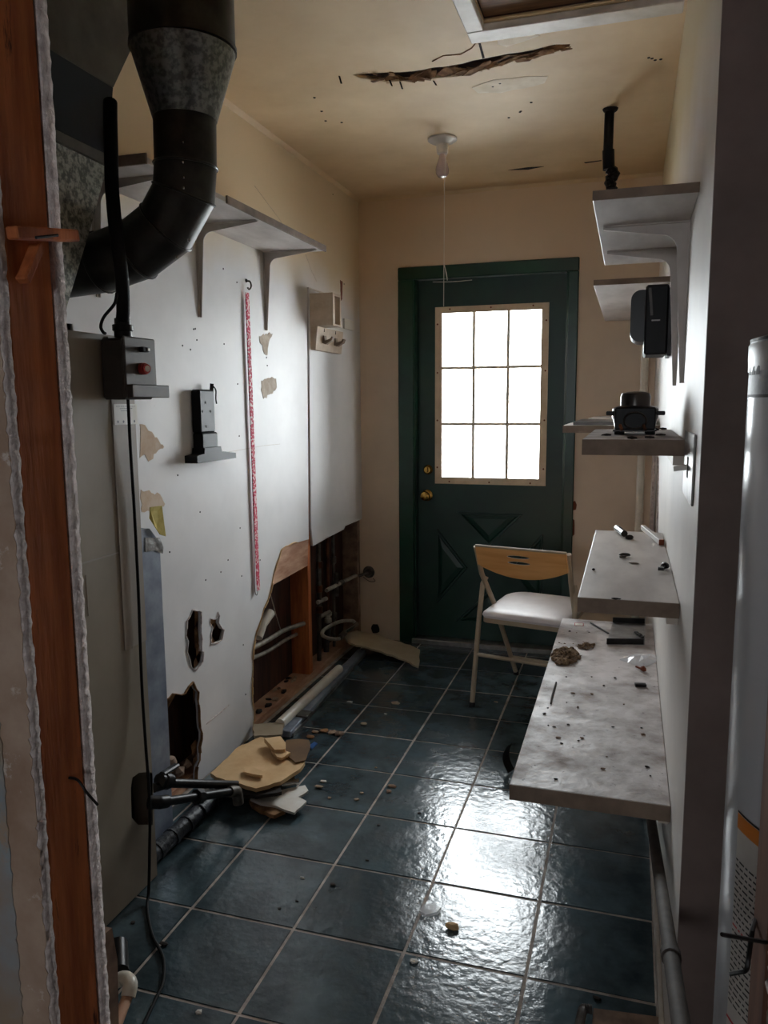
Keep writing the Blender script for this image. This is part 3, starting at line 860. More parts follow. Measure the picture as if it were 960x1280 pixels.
# sticker with small print
s0 = onx(142, 505, XF + .006); s1 = onx(172, 530, XF + .006)
stk = box('sticker', (XF + .0055, s0.y, s1.z), (XF + .0062, s1.y, s0.z), 'white_plastic', fu)
bm = B()
for k, (a, b) in enumerate(((.1, .95), (.25, .8), (.3, .7))):
    z = s0.z - .006 - k * .006
    yy = s1.y - s0.y
    n = 9
    for j in range(n):
        y = s0.y + yy * (a + (b - a) * j / n)
        add_box(bm, (XF + .0063, y, z - .0008), (XF + .0066, y + yy * (b - a) / n * random.uniform(.5, .85), z + .0008))
for k in range(4):
    add_lathe(bm, [(.0035, 0), (.0035, .0003)], (XF + .0063, s0.y + (s1.y - s0.y) * (.14 + .24 * k), s1.z + .008), (1, 0, 0), 8)
make('print', bm, 'label_grey', stk, kind='stuff')

# plenum and ducting over the furnace
pl = thing('supply_plenum', (-1.56, 1.4, FT), 'spangled galvanised plenum and dark flared duct above furnace', 'duct')
def duct(name, poly, m, x0=-1.83, x1=XF, par=pl):
    pts = [Vector((x1, a, b)) for a, b in poly]
    return make(name, add_prism(B(), pts, (x0 - x1, 0, 0)), m, par)
def F2(u, v, X=XF):
    q = onx(u, v, X); return (q.y, q.z)
pa, pb, pc = F2(84, 382), F2(118, 268), F2(134, 205)
duct('lower_plenum', [(1.02, FT + .001), (pa[0] - .02, FT + .001), (pa[0], pa[1]), pb, pc, F2(134, 196), (1.02, F2(72, 160)[1] + .02)], 'galv')
c0 = F2(134, 194); c1 = F2(140, 110)
duct('collar', [(1.02, c0[1] + .022), F2(70, 162), c0, (c1[0], c1[1]), (1.02, c1[1])], 'dark', x1=XF + .003, x0=-1.82)  # black block painting the shadow band between plenum and duct
d1 = F2(192, -2)
duct('upper_duct', [(1.02, c1[1] + .001), (c1[0], c1[1] + .001), d1, (d1[0], 2.488), (1.02, 2.488)], 'galv_dark', x1=XF + .004, x0=-1.46)
duct('flange', [(1.02, c0[1] - .012), (c0[0] + .002, c0[1] - .03), (c0[0] + .004, c0[1] - .003), F2(70, 165), (1.02, c0[1] + .02)], 'galv_dark', x1=XF + .010, x0=-1.80)

# flue: wide pipe, reducer, elbow, run into the alcove
YFL = 1.81
fp = thing('flue_pipe', ony(150, 335, YFL), 'black round flue pipe with reducer and segmented elbow', 'flue pipe')
def fl(u, v): return ony(u, v, YFL)
wr_, nr_ = .1265, .0765
top = fl(229, 20); top.z = 2.486
a = fl(229, 62); b = fl(231, 150)
top.x = a.x
make('wide_pipe', add_tube(B(), [a, top], wr_, 32), 'flue', fp, smooth=True)
make('seam_band', add_tube(B(), [a + Vector((0, 0, -.004)), a + Vector((0, 0, .006))], wr_ + .003, 32), 'flue', fp, smooth=True)
make('reducer', add_tube(B(), [a + Vector((0, 0, -.004)), a + (b - a) * .12, a + (b - a) * .92, b], [wr_ - .001, wr_ - .004, nr_ + .006, nr_ + .002], 32), 'flue_spangle', fp, smooth=True)
pts = [b] + [fl(*p) for p in ((232, 208), (230, 243), (208, 284), (172, 312), (128, 328), (70, 337))]
pts[-1] = fl(70, 337)
for i in range(len(pts) - 1):
    p0, p1 = pts[i], pts[i + 1]
    d0 = (pts[i] - pts[max(i - 1, 0)]) if i else (p1 - p0)
    d1 = (p1 - p0)
    # mitred ends: ring planes halve the angle at each joint
    bm = B()
    rings = []
    for pi_, (e0, e1) in ((p0, (pts[i] - pts[i - 1] if i else d1, d1)), (p1, (d1, pts[i + 2] - p1 if i + 2 < len(pts) else d1))):
        nrm = (e0.normalized() + e1.normalized()).normalized()
        dd = d1.normalized(); s = Vector((0, 1, 0)); q = dd.cross(s).normalized()
        ring = []
        for k in range(28):
            w = (s * cos(2 * pi * k / 28) + q * sin(2 * pi * k / 28)) * nr_
            t = -(w.dot(nrm)) / dd.dot(nrm)
            ring.append(bm.verts.new(pi_ + w + dd * t))
        rings.append(ring)
    fs = [bm.faces.new((rings[0][k], rings[0][(k + 1) % 28], rings[1][(k + 1) % 28], rings[1][k])) for k in range(28)]
    fs += [bm.faces.new(rings[0][::-1]), bm.faces.new(rings[1])]
    ringco = [v.co.copy() for v in rings[1]]
    bmesh.ops.recalc_face_normals(bm, faces=fs)
    make('elbow_gore' if i else 'straight_section', bm, 'flue', fp, smooth=True)
    if i < len(pts) - 2:
        c = p1
        make('crimp', add_tube(B(), [c + (q - c) * 1.008 for q in ringco], .0035, 6, closed=True), 'flue', fp, smooth=True)
bm = B()
for u, v in ((228, 178), (228, 203), (229, 222), (229, 235), (236, 300), (221, 322)):
    add_lathe(bm, [(.004, 0), (.003, .003), (0, .003)], ony(u, v, YFL - nr_ * .985), (0, -1, 0), 8)
make('rivet', bm, 'chrome', fp, kind='stuff')

# conduit and wire into the switch box
bx = onx(150, 420, -1.2)
BY0, BY1, BZ0, BZ1 = 1.705, 1.832, 1.392, 1.545
YC = 1.695
cpts = [ony(138, 128, 1.73), ony(138, 150, 1.71), ony(139, 190, YC), ony(140, 235, YC), ony(145, 290, YC), ony(152, 345, YC + .005)]
cend = Vector((-1.238, 1.742, BZ1 + .045))
co = thing('conduit', cend, 'thick black conduit dropping past flue into switch box', 'conduit')
make('tube', add_tube(B(), smooth_path(cpts + [ony(154, 385, 1.72), cend]), .0165, 14), 'black_cord', co, smooth=True)
make('connector', add_lathe(B(), [(.018, 0), (.022, .004), (.022, .018), (.026, .02), (.026, .034), (.02, .036), (.02, .05)], cend - Vector((0, 0, .045)), (0, 0, 1), 16), 'black_iron', co, smooth=True)
make('thin_wire', add_tube(B(), smooth_path([ony(146, 366, 1.68), ony(143, 380, 1.68), ony(130, 396, 1.69), ony(126, 408, 1.70), Vector((-1.27, 1.706, BZ1 + .014)), Vector((-1.275, 1.72, BZ1 + .013))]), .004, 8), 'black_cord', smooth=True,
     label='thin black wire curling down to furnace top', cat='wire')
sb = thing('switch_box', (-1.24, (BY0 + BY1) / 2, BZ0), 'dark metal switch box with red button on furnace corner', 'switch box')
box('box', (-1.282, BY0, BZ0), (-1.215, BY1, BZ1), 'box_metal', sb, bev=.006)
box('cover', (-1.2145, BY0 - .004, BZ0 + .01), (-1.207, BY1 + .004, BZ1 + .004), 'box_metal', sb, bev=.003)
f0 = onx(163, 488, -1.195); f1 = onx(209, 488, -1.195)
box('flap', (-1.206, f0.y, onx(185, 497, -1.195).z), (-1.188, f1.y, onx(185, 481, -1.195).z), 'box_metal', sb, bev=.002)
bp = onx(180, 461, -1.2)
bt = make('button', add_lathe(B(), [(.015, 0), (.015, .012), (.012, .014), (.012, .02), (0, .02)], (-1.2068, bp.y, bp.z), (1, -.25, 0), 20), 'red', sb, smooth=True)
make('button_cap', add_lathe(B(), [(.008, 0), (.008, .002), (0, .003)], Vector((-1.2068, bp.y, bp.z)) + Vector((1, -.25, 0)).normalized() * .0202, (1, -.25, 0), 16), 'white_plastic', bt)
tp = onx(182, 437, -1.2)
tg = box('toggle', (-1.2065, tp.y - .022, tp.z - .007), (-1.192, tp.y + .006, tp.z + .006), 'black_plastic', sb, bev=.002)
box('toggle_tip', (-1.1918, tp.y - .004, tp.z - .004), (-1.190, tp.y + .005, tp.z + .003), 'white_plastic', tg)

# cord from the box down the cabinet to the floor
cp = [onx(160, 497, -1.262), onx(163, 560, -1.268), onx(168, 640, -1.272), onx(173, 740, -1.272), onx(177, 850, -1.272), onx(182, 930, -1.262), onx(187, 1000, -1.235), onx(187, 1060, -1.25)]
cp += [onz(186, 1112, .03), onz(184, 1135, .006), onz(190, 1168, .006), onz(202, 1192, .006), onz(205, 1208, .006), onz(203, 1230, .006), onz(192, 1254, .006), onz(176, 1290, .006), onz(165, 1330, .006)]
tube('power_cord', smooth_path(cp), .0042, 'black_cord', seg=8, label='long thin black cord hanging down the furnace to tiles', cat='cord')

# blue-grey duct beside the furnace with tape and paper
XD = -1.372
dr = onx(203.5, 760, XD).y
dz = onx(190, 668, XD).z
bd = thing('return_duct', (XD - .045, dr - .1, 0), 'narrow blue-grey metal duct between furnace and white wall', 'duct')
bm = add_prism(B(), [(XD, 1.87, .0), (XD, dr, 0), (XD, dr, dz - .03), (XD, dr - .05, dz + .02), (XD, 1.87, dz + .03)], (XL - XD + .0015, 0, 0))
make('duct_body', bm, 'duct_blue', bd)
bm = add_prism(B(), [(XD + .0008, onx(u, v, XD).y, onx(u, v, XD).z) for u, v in ((181, 672), (199, 672), (203.5, 684), (203, 692), (192, 688), (181, 690))], (.0015, 0, 0))
make('silver_tape', bm, 'tape', bd)
bm = B()
yp = [(184, 634), (198, 632), (200, 650), (202, 670), (196, 668), (190, 660), (186, 648)]
rng = random.Random(5)
ring = [Vector((XD + .004 + rng.uniform(0, .012), onx(u, v, XD).y, onx(u, v, XD).z)) for u, v in yp]
add_prism(bm, ring, (-.003, 0, 0))
make('yellow_paper', bm, 'yellow_paper', label='crumpled yellow paper stuck at top of the narrow duct', cat='paper')

# gas line
gl = thing('gas_pipe', onz(240, 1010, .0), 'black iron gas pipe with valve coming out of furnace', 'gas pipe')
A = onx(186, 1003, XF + .004); A1 = onx(200, 1003, -1.262); A3 = onx(294, 989, -1.2); A2 = A1.lerp(A3, .48)
make('pipe', add_tube(B(), [A1, A3], .0135, 14), 'black_iron', gl, smooth=True)
make('elbow', add_tube(B(), smooth_path([A, A + (A1 - A) * .8, A1, A1 + (A3 - A1) * .08]), .019, 14), 'black_iron', gl, smooth=True)
d = (A3 - A1).normalized()
make('union', add_lathe(B(), [(.02, 0), (.024, .003), (.024, .022), (.018, .026), (.018, .036)], A2 - d * .015, d, 8), 'black_iron', gl)
make('elbow', add_tube(B(), smooth_path([A3 - d * .03, A3, A3 + Vector((.0, .012, -.012)), A3 + Vector((.002, .015, -.05))]), .018, 14), 'galv_pipe', gl, smooth=True)
U1 = onx(192, 985, -1.31); U2 = onx(212, 979, -1.30); U3 = onx(296, 981, -1.255)
make('pipe', add_tube(B(), [U1, U2, U3], .014, 12), 'black_iron', gl, smooth=True)
vb = make('valve_body', add_lathe(B(), [(.014, -.03), (.022, -.026), (.022, -.012), (.026, -.01), (.026, .012), (.022, .014), (.022, .026), (.014, .03)], onx(206, 976, -1.302), (U3 - U2).normalized(), 10), 'black_iron', gl, smooth=True)
p = onx(212, 962, -1.302)
make('valve_handle', add_obox(B(), p, Vector((0, .96, -.1)).normalized(), Vector((1, 0, 0)), Vector((0, .1, .96)).normalized(), .085, .022, .012, .004), 'black_iron', vb)
make('valve_stem', add_tube(B(), [p, onx(206, 976, -1.302)], .009, 8), 'brass', vb)
p = onx(212, 953, -1.4)
make('regulator', add_lathe(B(), [(.012, 0), (.022, .01), (.024, .03), (.018, .045), (0, .05)], p - Vector((0, 0, .03)), (0, 0, 1), 14), 'old_plank', gl, smooth=True)

# black wrapped pipe on the floor
wp = thing('wrapped_pipe', onz(250, 1020, 0), 'black tape-wrapped pipe lying along the wall base', 'pipe')
pa_ = [onz(u, v, .03) for u, v in ((176, 1082), (215, 1046), (248, 1015), (285, 982), (315, 956))]
make('pipe', add_tube(B(), pa_, [.027, .027, .026, .024, .02], 12), 'insul', wp, smooth=True)
for k in range(5):
    q = pa_[0].lerp(pa_[3], .16 + k * .16); dd = (pa_[3] - pa_[0]).normalized()
    make('tape_band', add_tube(B(), [q - dd * .009, q + dd * .009], .0295, 12), 'insul', wp, smooth=True)
# bits of rotten stuff in the lower hole
rng = random.Random(12)
for k in range(7):
    bm = add_blob(B(), (XL - .03 - rng.random() * .02, 2.0 + .06 * k, .05 + rng.uniform(0, .03)), (.025, .03, .02), rng, 1, .35)
    make('rubble', bm, 'old_plank', label='lump of brown rubble inside the lower wall hole', cat='rubble', group='rubble in the lower wall hole')

# white elbow and plank at the jamb foot
pv = thing('pvc_elbow', onz(160, 1250, 0), 'white plastic pipe elbow lying by the stud foot', 'pipe elbow')
e0 = onz(140, 1238, .06); e1 = onz(163, 1230, .05); e2 = onz(150, 1268, .025)
make('elbow', add_tube(B(), smooth_path([onz(146, 1226, .035), onz(156, 1223, .04), e1, onz(160, 1246, .035)], 4), .0165, 14), 'pvc', pv, smooth=True)
make('pipe', add_tube(B(), [onz(160, 1244, .034), onz(148, 1275, .026), onz(140, 1296, .026)], .0125, 12), 'fresh_wood', pv, smooth=True)
bm = add_prism(B(), [onx(u, v, -.80) for u, v in ((118, 1178), (140, 1160), (147, 1200), (149, 1300), (118, 1300))], (-.018, .0, 0))
make('scrap_board', bm, 'old_plank', label='dirty torn brown board standing against the stud foot', cat='board')
q = onz(152, 1190, .04)
bp_ = thing('pipe_stub', q, 'short black pipe stub by the furnace foot', 'pipe')
make('stub', add_tube(B(), [onz(148, 1215, .028), onz(147, 1180, .045)], .024, 14), 'black_iron', bp_, smooth=True)

# ================================================================== LEFT WALL ITEMS
# shelf high on the left wall
ZS = 2.0
XS = -1.222
ls = thing('wall_shelf', (XL + .125, 2.5, ZS), 'long white shelf on three brackets high on left wall', 'shelf')
sy0, sy1 = 1.862, 3.11
box('board', (XL + .0005, sy0, ZS), (XS, sy1, ZS + .016), 'shelf', ls, bev=.001)
ye = onz(289, 252, ZS).y
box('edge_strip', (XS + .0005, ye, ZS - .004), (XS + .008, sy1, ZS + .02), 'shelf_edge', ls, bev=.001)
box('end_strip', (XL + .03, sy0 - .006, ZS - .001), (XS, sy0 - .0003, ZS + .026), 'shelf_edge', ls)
def bracket(par, x_wall, y, z_top, arm, leg, s, m='bracket', w=.02):
    """pressed-steel bracket; s = +1 reaches towards +x"""
    bm = B()
    t = .003
    arc = []
    r = .035
    for k in range(7):
        a = pi / 2 * k / 6
        arc.append((.026 + r - r * sin(a), -(.026 + r - r * cos(a))))
    prof = [(0, 0), (arm, 0), (arm, -.007)] + arc + [(.008, -leg), (0, -leg)]
    add_sheet(bm, prof, [], .003, lambda a, b, c: (x_wall + s * (.0005 + a), y + c, z_top + b))
    add_box(bm, (min(x_wall + s * .0005, x_wall + s * .003), y - w / 2, z_top - leg), (max(x_wall + s * .0005, x_wall + s * .003), y + w / 2, z_top))
    add_box(bm, (min(x_wall + s * .003, x_wall + s * arm), y - w / 2, z_top - .003), (max(x_wall + s * .003, x_wall + s * arm), y + w / 2, z_top - .0002))
    return make('bracket', bm, m, par)
for u, v in ((247, 330), (330, 330)):
    bracket(ls, XL, onx(u, v, XL).y, ZS, .235, .315, 1)
bracket(ls, XL, 1.96, ZS, .235, .315, 1)

# black plastic holder
hp = onx(262, 575, XL)
hd = thing('wall_holder', (XL, onx(262, 575, XL).y, onx(262, 578, XL).z), 'black plastic wall holder with wide foot on white wall', 'holder')
def HP(u, v, X):
    return onx(u, v, X)
z_t, z_b = onx(258, 487, XL + .03).z, onx(262, 566, XL + .03).z
y0, y1 = onx(250, 520, XL + .035).y, onx(269, 520, XL + .035).y
zm = onx(258, 541, XL + .03).z
box('column', (XL + .0005, y0, zm), (XL + .036, y1, z_t), 'black_plastic', hd, bev=.006)
box('lower_column', (XL + .0005, y0 + .002, z_b - .005), (XL + .04, y1 + .006, zm + .001), 'black_plastic', hd, bev=.005)
ft0 = onx(237, 572, XL + .02).y; ft1 = onx(286, 568, XL + .02).y
zb2 = onx(260, 577, XL + .04).z
bm = add_prism(B(), [(XL + .0005, ft0, zb2), (XL + .0005, ft1, zb2), (XL + .0005, ft1, zb2 + .02), (XL + .0005, y1 + .012, zb2 + .032), (XL + .0005, y1 + .006, zb2 + .05), (XL + .0005, y0 - .002, zb2 + .05), (XL + .0005, y0 - .006, zb2 + .03), (XL + .0005, ft0, zb2 + .026)], (.05, 0, 0))
make('foot', bm, 'black_plastic', hd)
bm = B()
for u, v in ((257, 503), (253.5, 514), (263.5, 514), (258, 533), (261, 558)):
    add_lathe(bm, [(.0045, 0), (.0045, .001), (0, .001)], onx(u, v, XL + .0365), (1, 0, 0), 8)
make('screw_holes', bm, 'dark', hd, kind='stuff')
p = onx(264, 482, XL + .02)
make('clip', add_bar(B(), (XL + .02, p.y, z_t - .005), (XL + .022, p.y + .002, z_t + .022), .006, .012), 'black_plastic', hd)
make('cable', add_tube(B(), smooth_path([(XL + .022, p.y + .004, z_t + .016), (XL + .03, p.y + .014, z_t + .0), (XL + .03, p.y + .012, z_t - .03), (XL + .03, p.y + .016, z_t - .05)]), .0025, 6), 'black_cord', hd)

# red strap hung from a hook
stp = thing('hanging_strap', onx(322, 738, XL), 'long red and white patterned strap hanging from a hook', 'strap')
sp_ = [onx(u, v, XL + .012) for u, v in ((309, 366), (311, 420), (314, 500), (317, 580), (320, 660), (323, 738))]
bm = B()
pp = smooth_path(sp_, 4)
for a, b in zip(pp, pp[1:]):
    d = (b - a)
    add_obox(bm, (a + b) / 2, d.normalized(), Vector((0, 1, 0)), d.normalized().cross(Vector((0, 1, 0))).normalized(), d.length * 1.02, .027, .0022)
make('band', bm, 'strap', stp)
h = onx(308, 358, XL)
make('hook', add_tube(B(), smooth_path([h + Vector((.001, 0, .02)), h + Vector((.016, 0, .018)), h + Vector((.02, .002, 0)), h + Vector((.012, 0, -.012)), h + Vector((.006, -.002, -.004))]), .0035, 8), 'galv_pipe', stp, smooth=True)
make('screw', add_lathe(B(), [(.008, 0), (.006, .004), (0, .004)], h + Vector((.0005, -.002, .022)), (1, 0, 0), 10), 'black_iron', stp)
make('cord', add_tube(B(), smooth_path([onx(307, 372, XL + .006), onx(311, 480, XL + .006), onx(315.5, 600, XL + .006), onx(318, 690, XL + .006), onx(318.5, 735, XL + .008), onx(321, 744, XL + .01), onx(323, 735, XL + .012)]), .0016, 6), 'galv_pipe', stp, smooth=True)

# key rack with letter pocket
def K(zx, zy, X): return onx(360 + .1146 * zx, 340 + .1146 * zy, X)
kr = thing('key_rack', K(400, 850, XL), 'small cream key rack with letter pocket and two hooks', 'key rack')
kY = 3.535
xp = ony(415, 380, kY).x                       # front of the letter pocket
yp1 = onx(424.8, 380, xp).y
kz0, kz1 = ony(405, 407, kY).z, ony(405, 366, kY).z
box('pocket_side', (XL + .0005, kY, kz0), (xp, kY + .006, kz1), 'rack', kr)
box('pocket_side', (XL + .0005, yp1 - .006, kz0), (xp, yp1, kz1), 'rack', kr)
box('pocket_floor', (XL + .0005, kY + .0062, kz0), (xp, yp1 - .0062, kz0 + .006), 'rack', kr)
make('pocket_front', add_sheet(B(), [(kY - .001, kz0), (yp1 + .001, kz0), (yp1 + .001, kz1), (kY - .001, kz1)], [[(kY + .022, kz0 + .008), (yp1 - .01, kz0 + .008), (yp1 - .01, kz1 - .012), (kY + .022, kz1 - .012)]], .005, lambda a, b, c: (xp + .0028 + c, a, b)), 'rack', kr)
box('pocket_back', (XL + .0005, kY + .0062, kz0 + .0062), (XL + .004, yp1 - .0062, kz1), 'shelf_edge', kr)
xh = ony(397, 410, kY).x
yh1 = onx(429, 415, xh).y
kz2 = ony(398, 437, kY).z
bm = add_prism(B(), [(XL + .0005, kY, kz0 - .001), (xh, kY, kz0 - .001), (xh - .012, kY, kz2), (XL + .0005, kY, kz2)], (0, yh1 - kY, 0))
make('hook_board', bm, 'rack', kr)
for f in (.22, .66):
    y = kY + (yh1 - kY) * f; z = kz0 - .055
    x = xh - .004
    bm = add_prism(B(), [(x, y, z + .016), (x + .006, y, z + .016), (x + .008, y, z - .008), (x + .034, y + .012, z + .002), (x + .04, y + .012, z + .012), (x + .046, y + .012, z + .008), (x + .04, y + .010, z - .008), (x + .012, y, z - .026), (x - .004, y, z - .02)], (0, .03, 0))
    make('hook', bm, 'shelf_edge', kr)
    make('keyhole', add_box(B(), (x + .001, y + .008, z + .034), (x + .0045, y + .012, z + .05)), 'dark', kr)
sp1, sp2 = K(595, 505, XL), K(708, 645, XL)
swp = box('switch_plate', (XL + .0005, sp1.y, sp2.z), (XL + .012, sp2.y - .01, sp1.z), 'white_plastic', bev=.002, label='small plain white plate on wall beside key rack', cat='wall plate')

# ================================================================== PLUMBING IN THE CAVITY
def V2(u, v, d=.04): return onx(u, v, XC - d)
def pipe(name, pxs, r, m, label, d=.04, sm=True, seg=10, cat='pipe', group=None):
    pts = [V2(p[0], p[1], p[2] if len(p) > 2 else d) for p in pxs]
    return tube(name, smooth_path(pts) if sm else pts, r, m, seg=seg, label=label, cat=cat, group=group)
pipe('drain_pipe', ((322, 797), (328, 780), (338, 766)), .022, 'pvc', 'white plastic drain pipe end inside the broken wall', .045, False, 16)
pipe('grey_hose', ((312, 812), (335, 800), (355, 788), (375, 781, .03), (384, 778, .03)), .011, 'old_pipe', 'upper grey water hose crossing the open wall cavity', .05)
pipe('grey_hose', ((312, 824), (335, 814), (360, 798), (384, 787)), .009, 'old_pipe', 'lower grey water hose crossing the open wall cavity', .07)
vp = thing('supply_riser', V2(400, 838, .05), 'dark vertical supply pipe with stub outlets beside the stud', 'pipe')
make('pipe', add_tube(B(), [V2(398, 680, .04), V2(399, 740, .04), V2(399, 842, .04)], .012, 10), 'galv_pipe', vp, smooth=True)
for u0, v0, u1, v1 in ((397, 753, 408, 748), (400, 771, 412, 765)):
    make('stub', add_tube(B(), [V2(u0, v0, .04), V2(u1, v1, .022)], .011, 10), 'old_pipe', vp, smooth=True)
for v in (706, 736, 762):
    q = V2(399, v, .04)
    make('fitting', add_lathe(B(), [(.014, -.018), (.018, -.016), (.018, .016), (.014, .018)], q, (0, 0, 1), 12), 'copper', vp, smooth=True)
v2 = thing('copper_riser', V2(410, 770, .06), 'brown copper riser behind the grey supply pipe', 'pipe')
make('pipe', add_tube(B(), [V2(409, 672, .075), V2(410, 765, .075)], .010, 10), 'copper', v2, smooth=True)
make('valve', add_lathe(B(), [(.012, -.03), (.02, -.026), (.02, -.004), (.014, 0), (.014, .012), (.022, .014), (.022, .03)], V2(410, 772, .06), (0, 0, 1), 12), 'old_pipe', v2, smooth=True)
v3 = thing('grey_riser', V2(420, 838, .05), 'thin grey riser nearest the corner in the wall cavity', 'pipe')
make('pipe', add_tube(B(), [V2(416, 668, .05), V2(417, 720, .05), V2(418, 838, .05)], .009, 10), 'galv_pipe', v3, smooth=True)
make('fitting', add_lathe(B(), [(.011, -.02), (.015, -.018), (.015, .018), (.011, .02)], V2(417, 700, .05), (0, 0, 1), 12), 'galv_pipe', v3, smooth=True)
make('fitting', add_lathe(B(), [(.011, -.02), (.015, -.018), (.015, .018), (.011, .02)], V2(418, 770, .05), (0, 0, 1), 12), 'galv_pipe', v3, smooth=True)
hz = thing('horizontal_pipe', V2(430, 728, .02), 'grey horizontal pipe running to the round wall collar', 'pipe')
make('pipe', add_tube(B(), [V2(408, 738, .02), V2(449, 717, .015)], .011, 10), 'old_pipe', hz, smooth=True)
make('clamp', add_tube(B(), [V2(424, 730, .02), V2(428, 728, .02)], .016, 10), 'galv_pipe', hz, smooth=True)
make('tee', add_tube(B(), [V2(420, 716, .02), V2(421, 745, .02)], .012, 10), 'galv_pipe', hz, smooth=True)
# looped hose
lp = [V2(445, 780, -.03), V2(440, 776, -.03), V2(425, 777, -.01), V2(408, 785, 0), V2(402.5, 792, 0.0), V2(408, 797, -.01), V2(420, 799, -.03), V2(428, 797, -.04)]
lh = thing('looped_hose', V2(420, 800, 0), 'pale grey hose loop hanging out of the wall corner', 'hose')
make('hose', add_tube(B(), smooth_path(lp), .0095, 10), 'old_pipe', lh, smooth=True)
make('nozzle', add_tube(B(), [V2(427, 797, -.04), V2(432, 790, -.05), V2(446, 780, -.05)], .012, 12), 'chrome', lh, smooth=True)
make('collar', add_tube(B(), [V2(425, 797, -.04), V2(431, 791, -.046)], .0155, 12), 'galv_pipe', lh, smooth=True)
pipe('thin_line', ((338, 743, .05), (344, 765, .05), (351, 788, .05)), .0022, 'string', 'thin pale cord slanting inside the broken wall', .05, False, 6, 'cord')
pipe('dark_hose', ((409, 832, .05), (408, 812, .06), (409, 795, .065), (411, 784, .07)), .016, 'insul', 'dark blue-black hose low in the wall corner', .06, True, 10, 'hose')

# white conduit and metal track along the foot of the wall
x0 = onz(356, 900, .03); 
wc = thing('base_conduit', onz(390, 870, 0), 'white pipe and grey track along the open wall foot', 'pipe')
make('white_pipe', add_tube(B(), [onz(350, 905, .045), onz(424, 836, .045)], .022, 14), 'pvc', wc, smooth=True)
make('track', add_bar(B(), onz(357, 918, .016), onz(452, 815, .016), .045, .03, bev=.003), 'duct_blue', wc)
make('track_lip', add_bar(B(), onz(366, 919, .008), onz(457, 817, .008), .006, .014), 'metal_grey', wc)
make('clip', add_bar(B(), onz(376, 896, .034), onz(384, 889, .034), .05, .008), 'galv_pipe', wc)

# ================================================================== DEBRIS
def slab(name, px, z, t, m, label, cat='drywall piece', tilt=None, seed=0, amp=.003, group=None, edge=None):
    pts = [onz(u, v, z) for u, v in px]
    pr = ragged([(p.x, p.y) for p in pts], amp, .02, seed)
    c = Vector((sum(p[0] for p in pr) / len(pr), sum(p[1] for p in pr) / len(pr), 0))
    def zz(a, b):
        return z + (tilt[0] * (a - c.x) + tilt[1] * (b - c.y) if tilt else 0)
    bm = add_prism(B(), [(a, b, zz(a, b)) for a, b in pr], (0, 0, -t))
    return make(name, bm, m, label=label, cat=cat, group=group)
def Q2(zx, zy): return (180 + .2917 * zx, 800 + .2917 * zy)
slab('drywall_piece', [Q2(*p) for p in ((285, 570), (330, 530), (400, 460), (500, 415), (560, 425), (620, 470), (690, 520), (670, 550), (585, 606), (480, 636), (310, 588))], .085, .014, 'tan_board', 'large tan piece of torn drywall on the tiles by wall', seed=1)
slab('drywall_piece', [Q2(*p) for p in ((300, 592), (480, 640), (580, 612), (590, 650), (480, 668), (330, 650))], .066, .012, 'dark_crumb', 'dark broken underside layer below the large tan drywall', seed=2)
slab('cardboard_piece', [Q2(*p) for p in ((612, 428), (660, 424), (706, 428), (712, 460), (690, 515), (650, 525), (605, 492), (590, 450))], .092, .004, 'brown_card', 'brown torn card standing behind the tan drywall piece', 'cardboard', seed=3)
slab('drywall_chunk', [Q2(*p) for p in ((515, 420), (585, 412), (607, 440), (605, 468), (560, 470))], .115, .018, 'tan_board', 'square chunk of drywall lying on large tan piece', seed=4, amp=.002)
slab('drywall_chunk', [Q2(*p) for p in ((545, 470), (600, 472), (628, 482), (590, 505), (570, 500))], .104, .01, 'tan_board', 'thin sliver of drywall below the square chunk', seed=5, amp=.002)
slab('drywall_chunk', [Q2(*p) for p in ((428, 545), (455, 540), (505, 560), (508, 580), (470, 575), (430, 565))], .10, .01, 'tan_board', 'small torn flake in the middle of large tan drywall', seed=6, amp=.002)
slab('drywall_piece', [Q2(*p) for p in ((455, 680), (520, 660), (600, 640), (690, 622), (705, 645), (660, 672), (697, 690), (645, 740), (605, 728), (570, 712), (500, 700))], .03, .008, 'white_scrap', 'torn white faced drywall scrap on the tiles', seed=7)
slab('drywall_piece', [Q2(*p) for p in ((450, 684), (500, 700), (570, 712), (606, 730), (560, 750), (500, 730), (462, 706))], .022, .014, 'torn_paper', 'brown ragged paper edge under the white drywall scrap', seed=8)
p = onz(*Q2(640, 600), .07)
mf = thing('metal_fitting', p, 'small shiny tee fitting beside the tan drywall piece', 'fitting')
make('tube', add_tube(B(), [onz(*Q2(588, 618), .045), onz(*Q2(664, 606), .045)], .011, 10), 'chrome', mf, smooth=True)
make('branch', add_tube(B(), [onz(*Q2(640, 610), .045), onz(*Q2(636, 578), .055)], .009, 10), 'chrome', mf, smooth=True)
# board leaning near the corner
lz_ = lambda u: .10 - .088 * (u - 429) / 96
lpx = ragged([(429, 794), (446, 788), (470, 793), (500, 802), (525, 812), (523, 833), (498, 822), (470, 812), (445, 806), (434, 801)], 1.2, 6, 9)
make('drywall_strip', add_prism(B(), [onz(u, v, lz_(u)) for u, v in lpx], (0, 0, -.011)), 'grey_board', label='long grey-tan drywall strip propped beside the door', cat='drywall piece')
slab('drywall_piece', [(316, 905), (355, 902), (352, 918), (318, 920)], .05, .014, 'grey_board', 'grey drywall piece at the foot of big hole', seed=10)
# rubble on the sill
rng = random.Random(44)
for k in range(12):
    y = 2.9 + rng.random() * .5
    bm = add_blob(B(), (XC - .02 - rng.random() * .06, y, .042), (rng.uniform(.008, .02), rng.uniform(.01, .025), rng.uniform(.004, .01)), rng, 1, .35)
    make('rubble', bm, rng.choice(('crumb', 'dark_crumb', 'old_plank')), label='small crumb lying on the exposed sill plate', cat='rubble', group='crumbs on the sill plate')
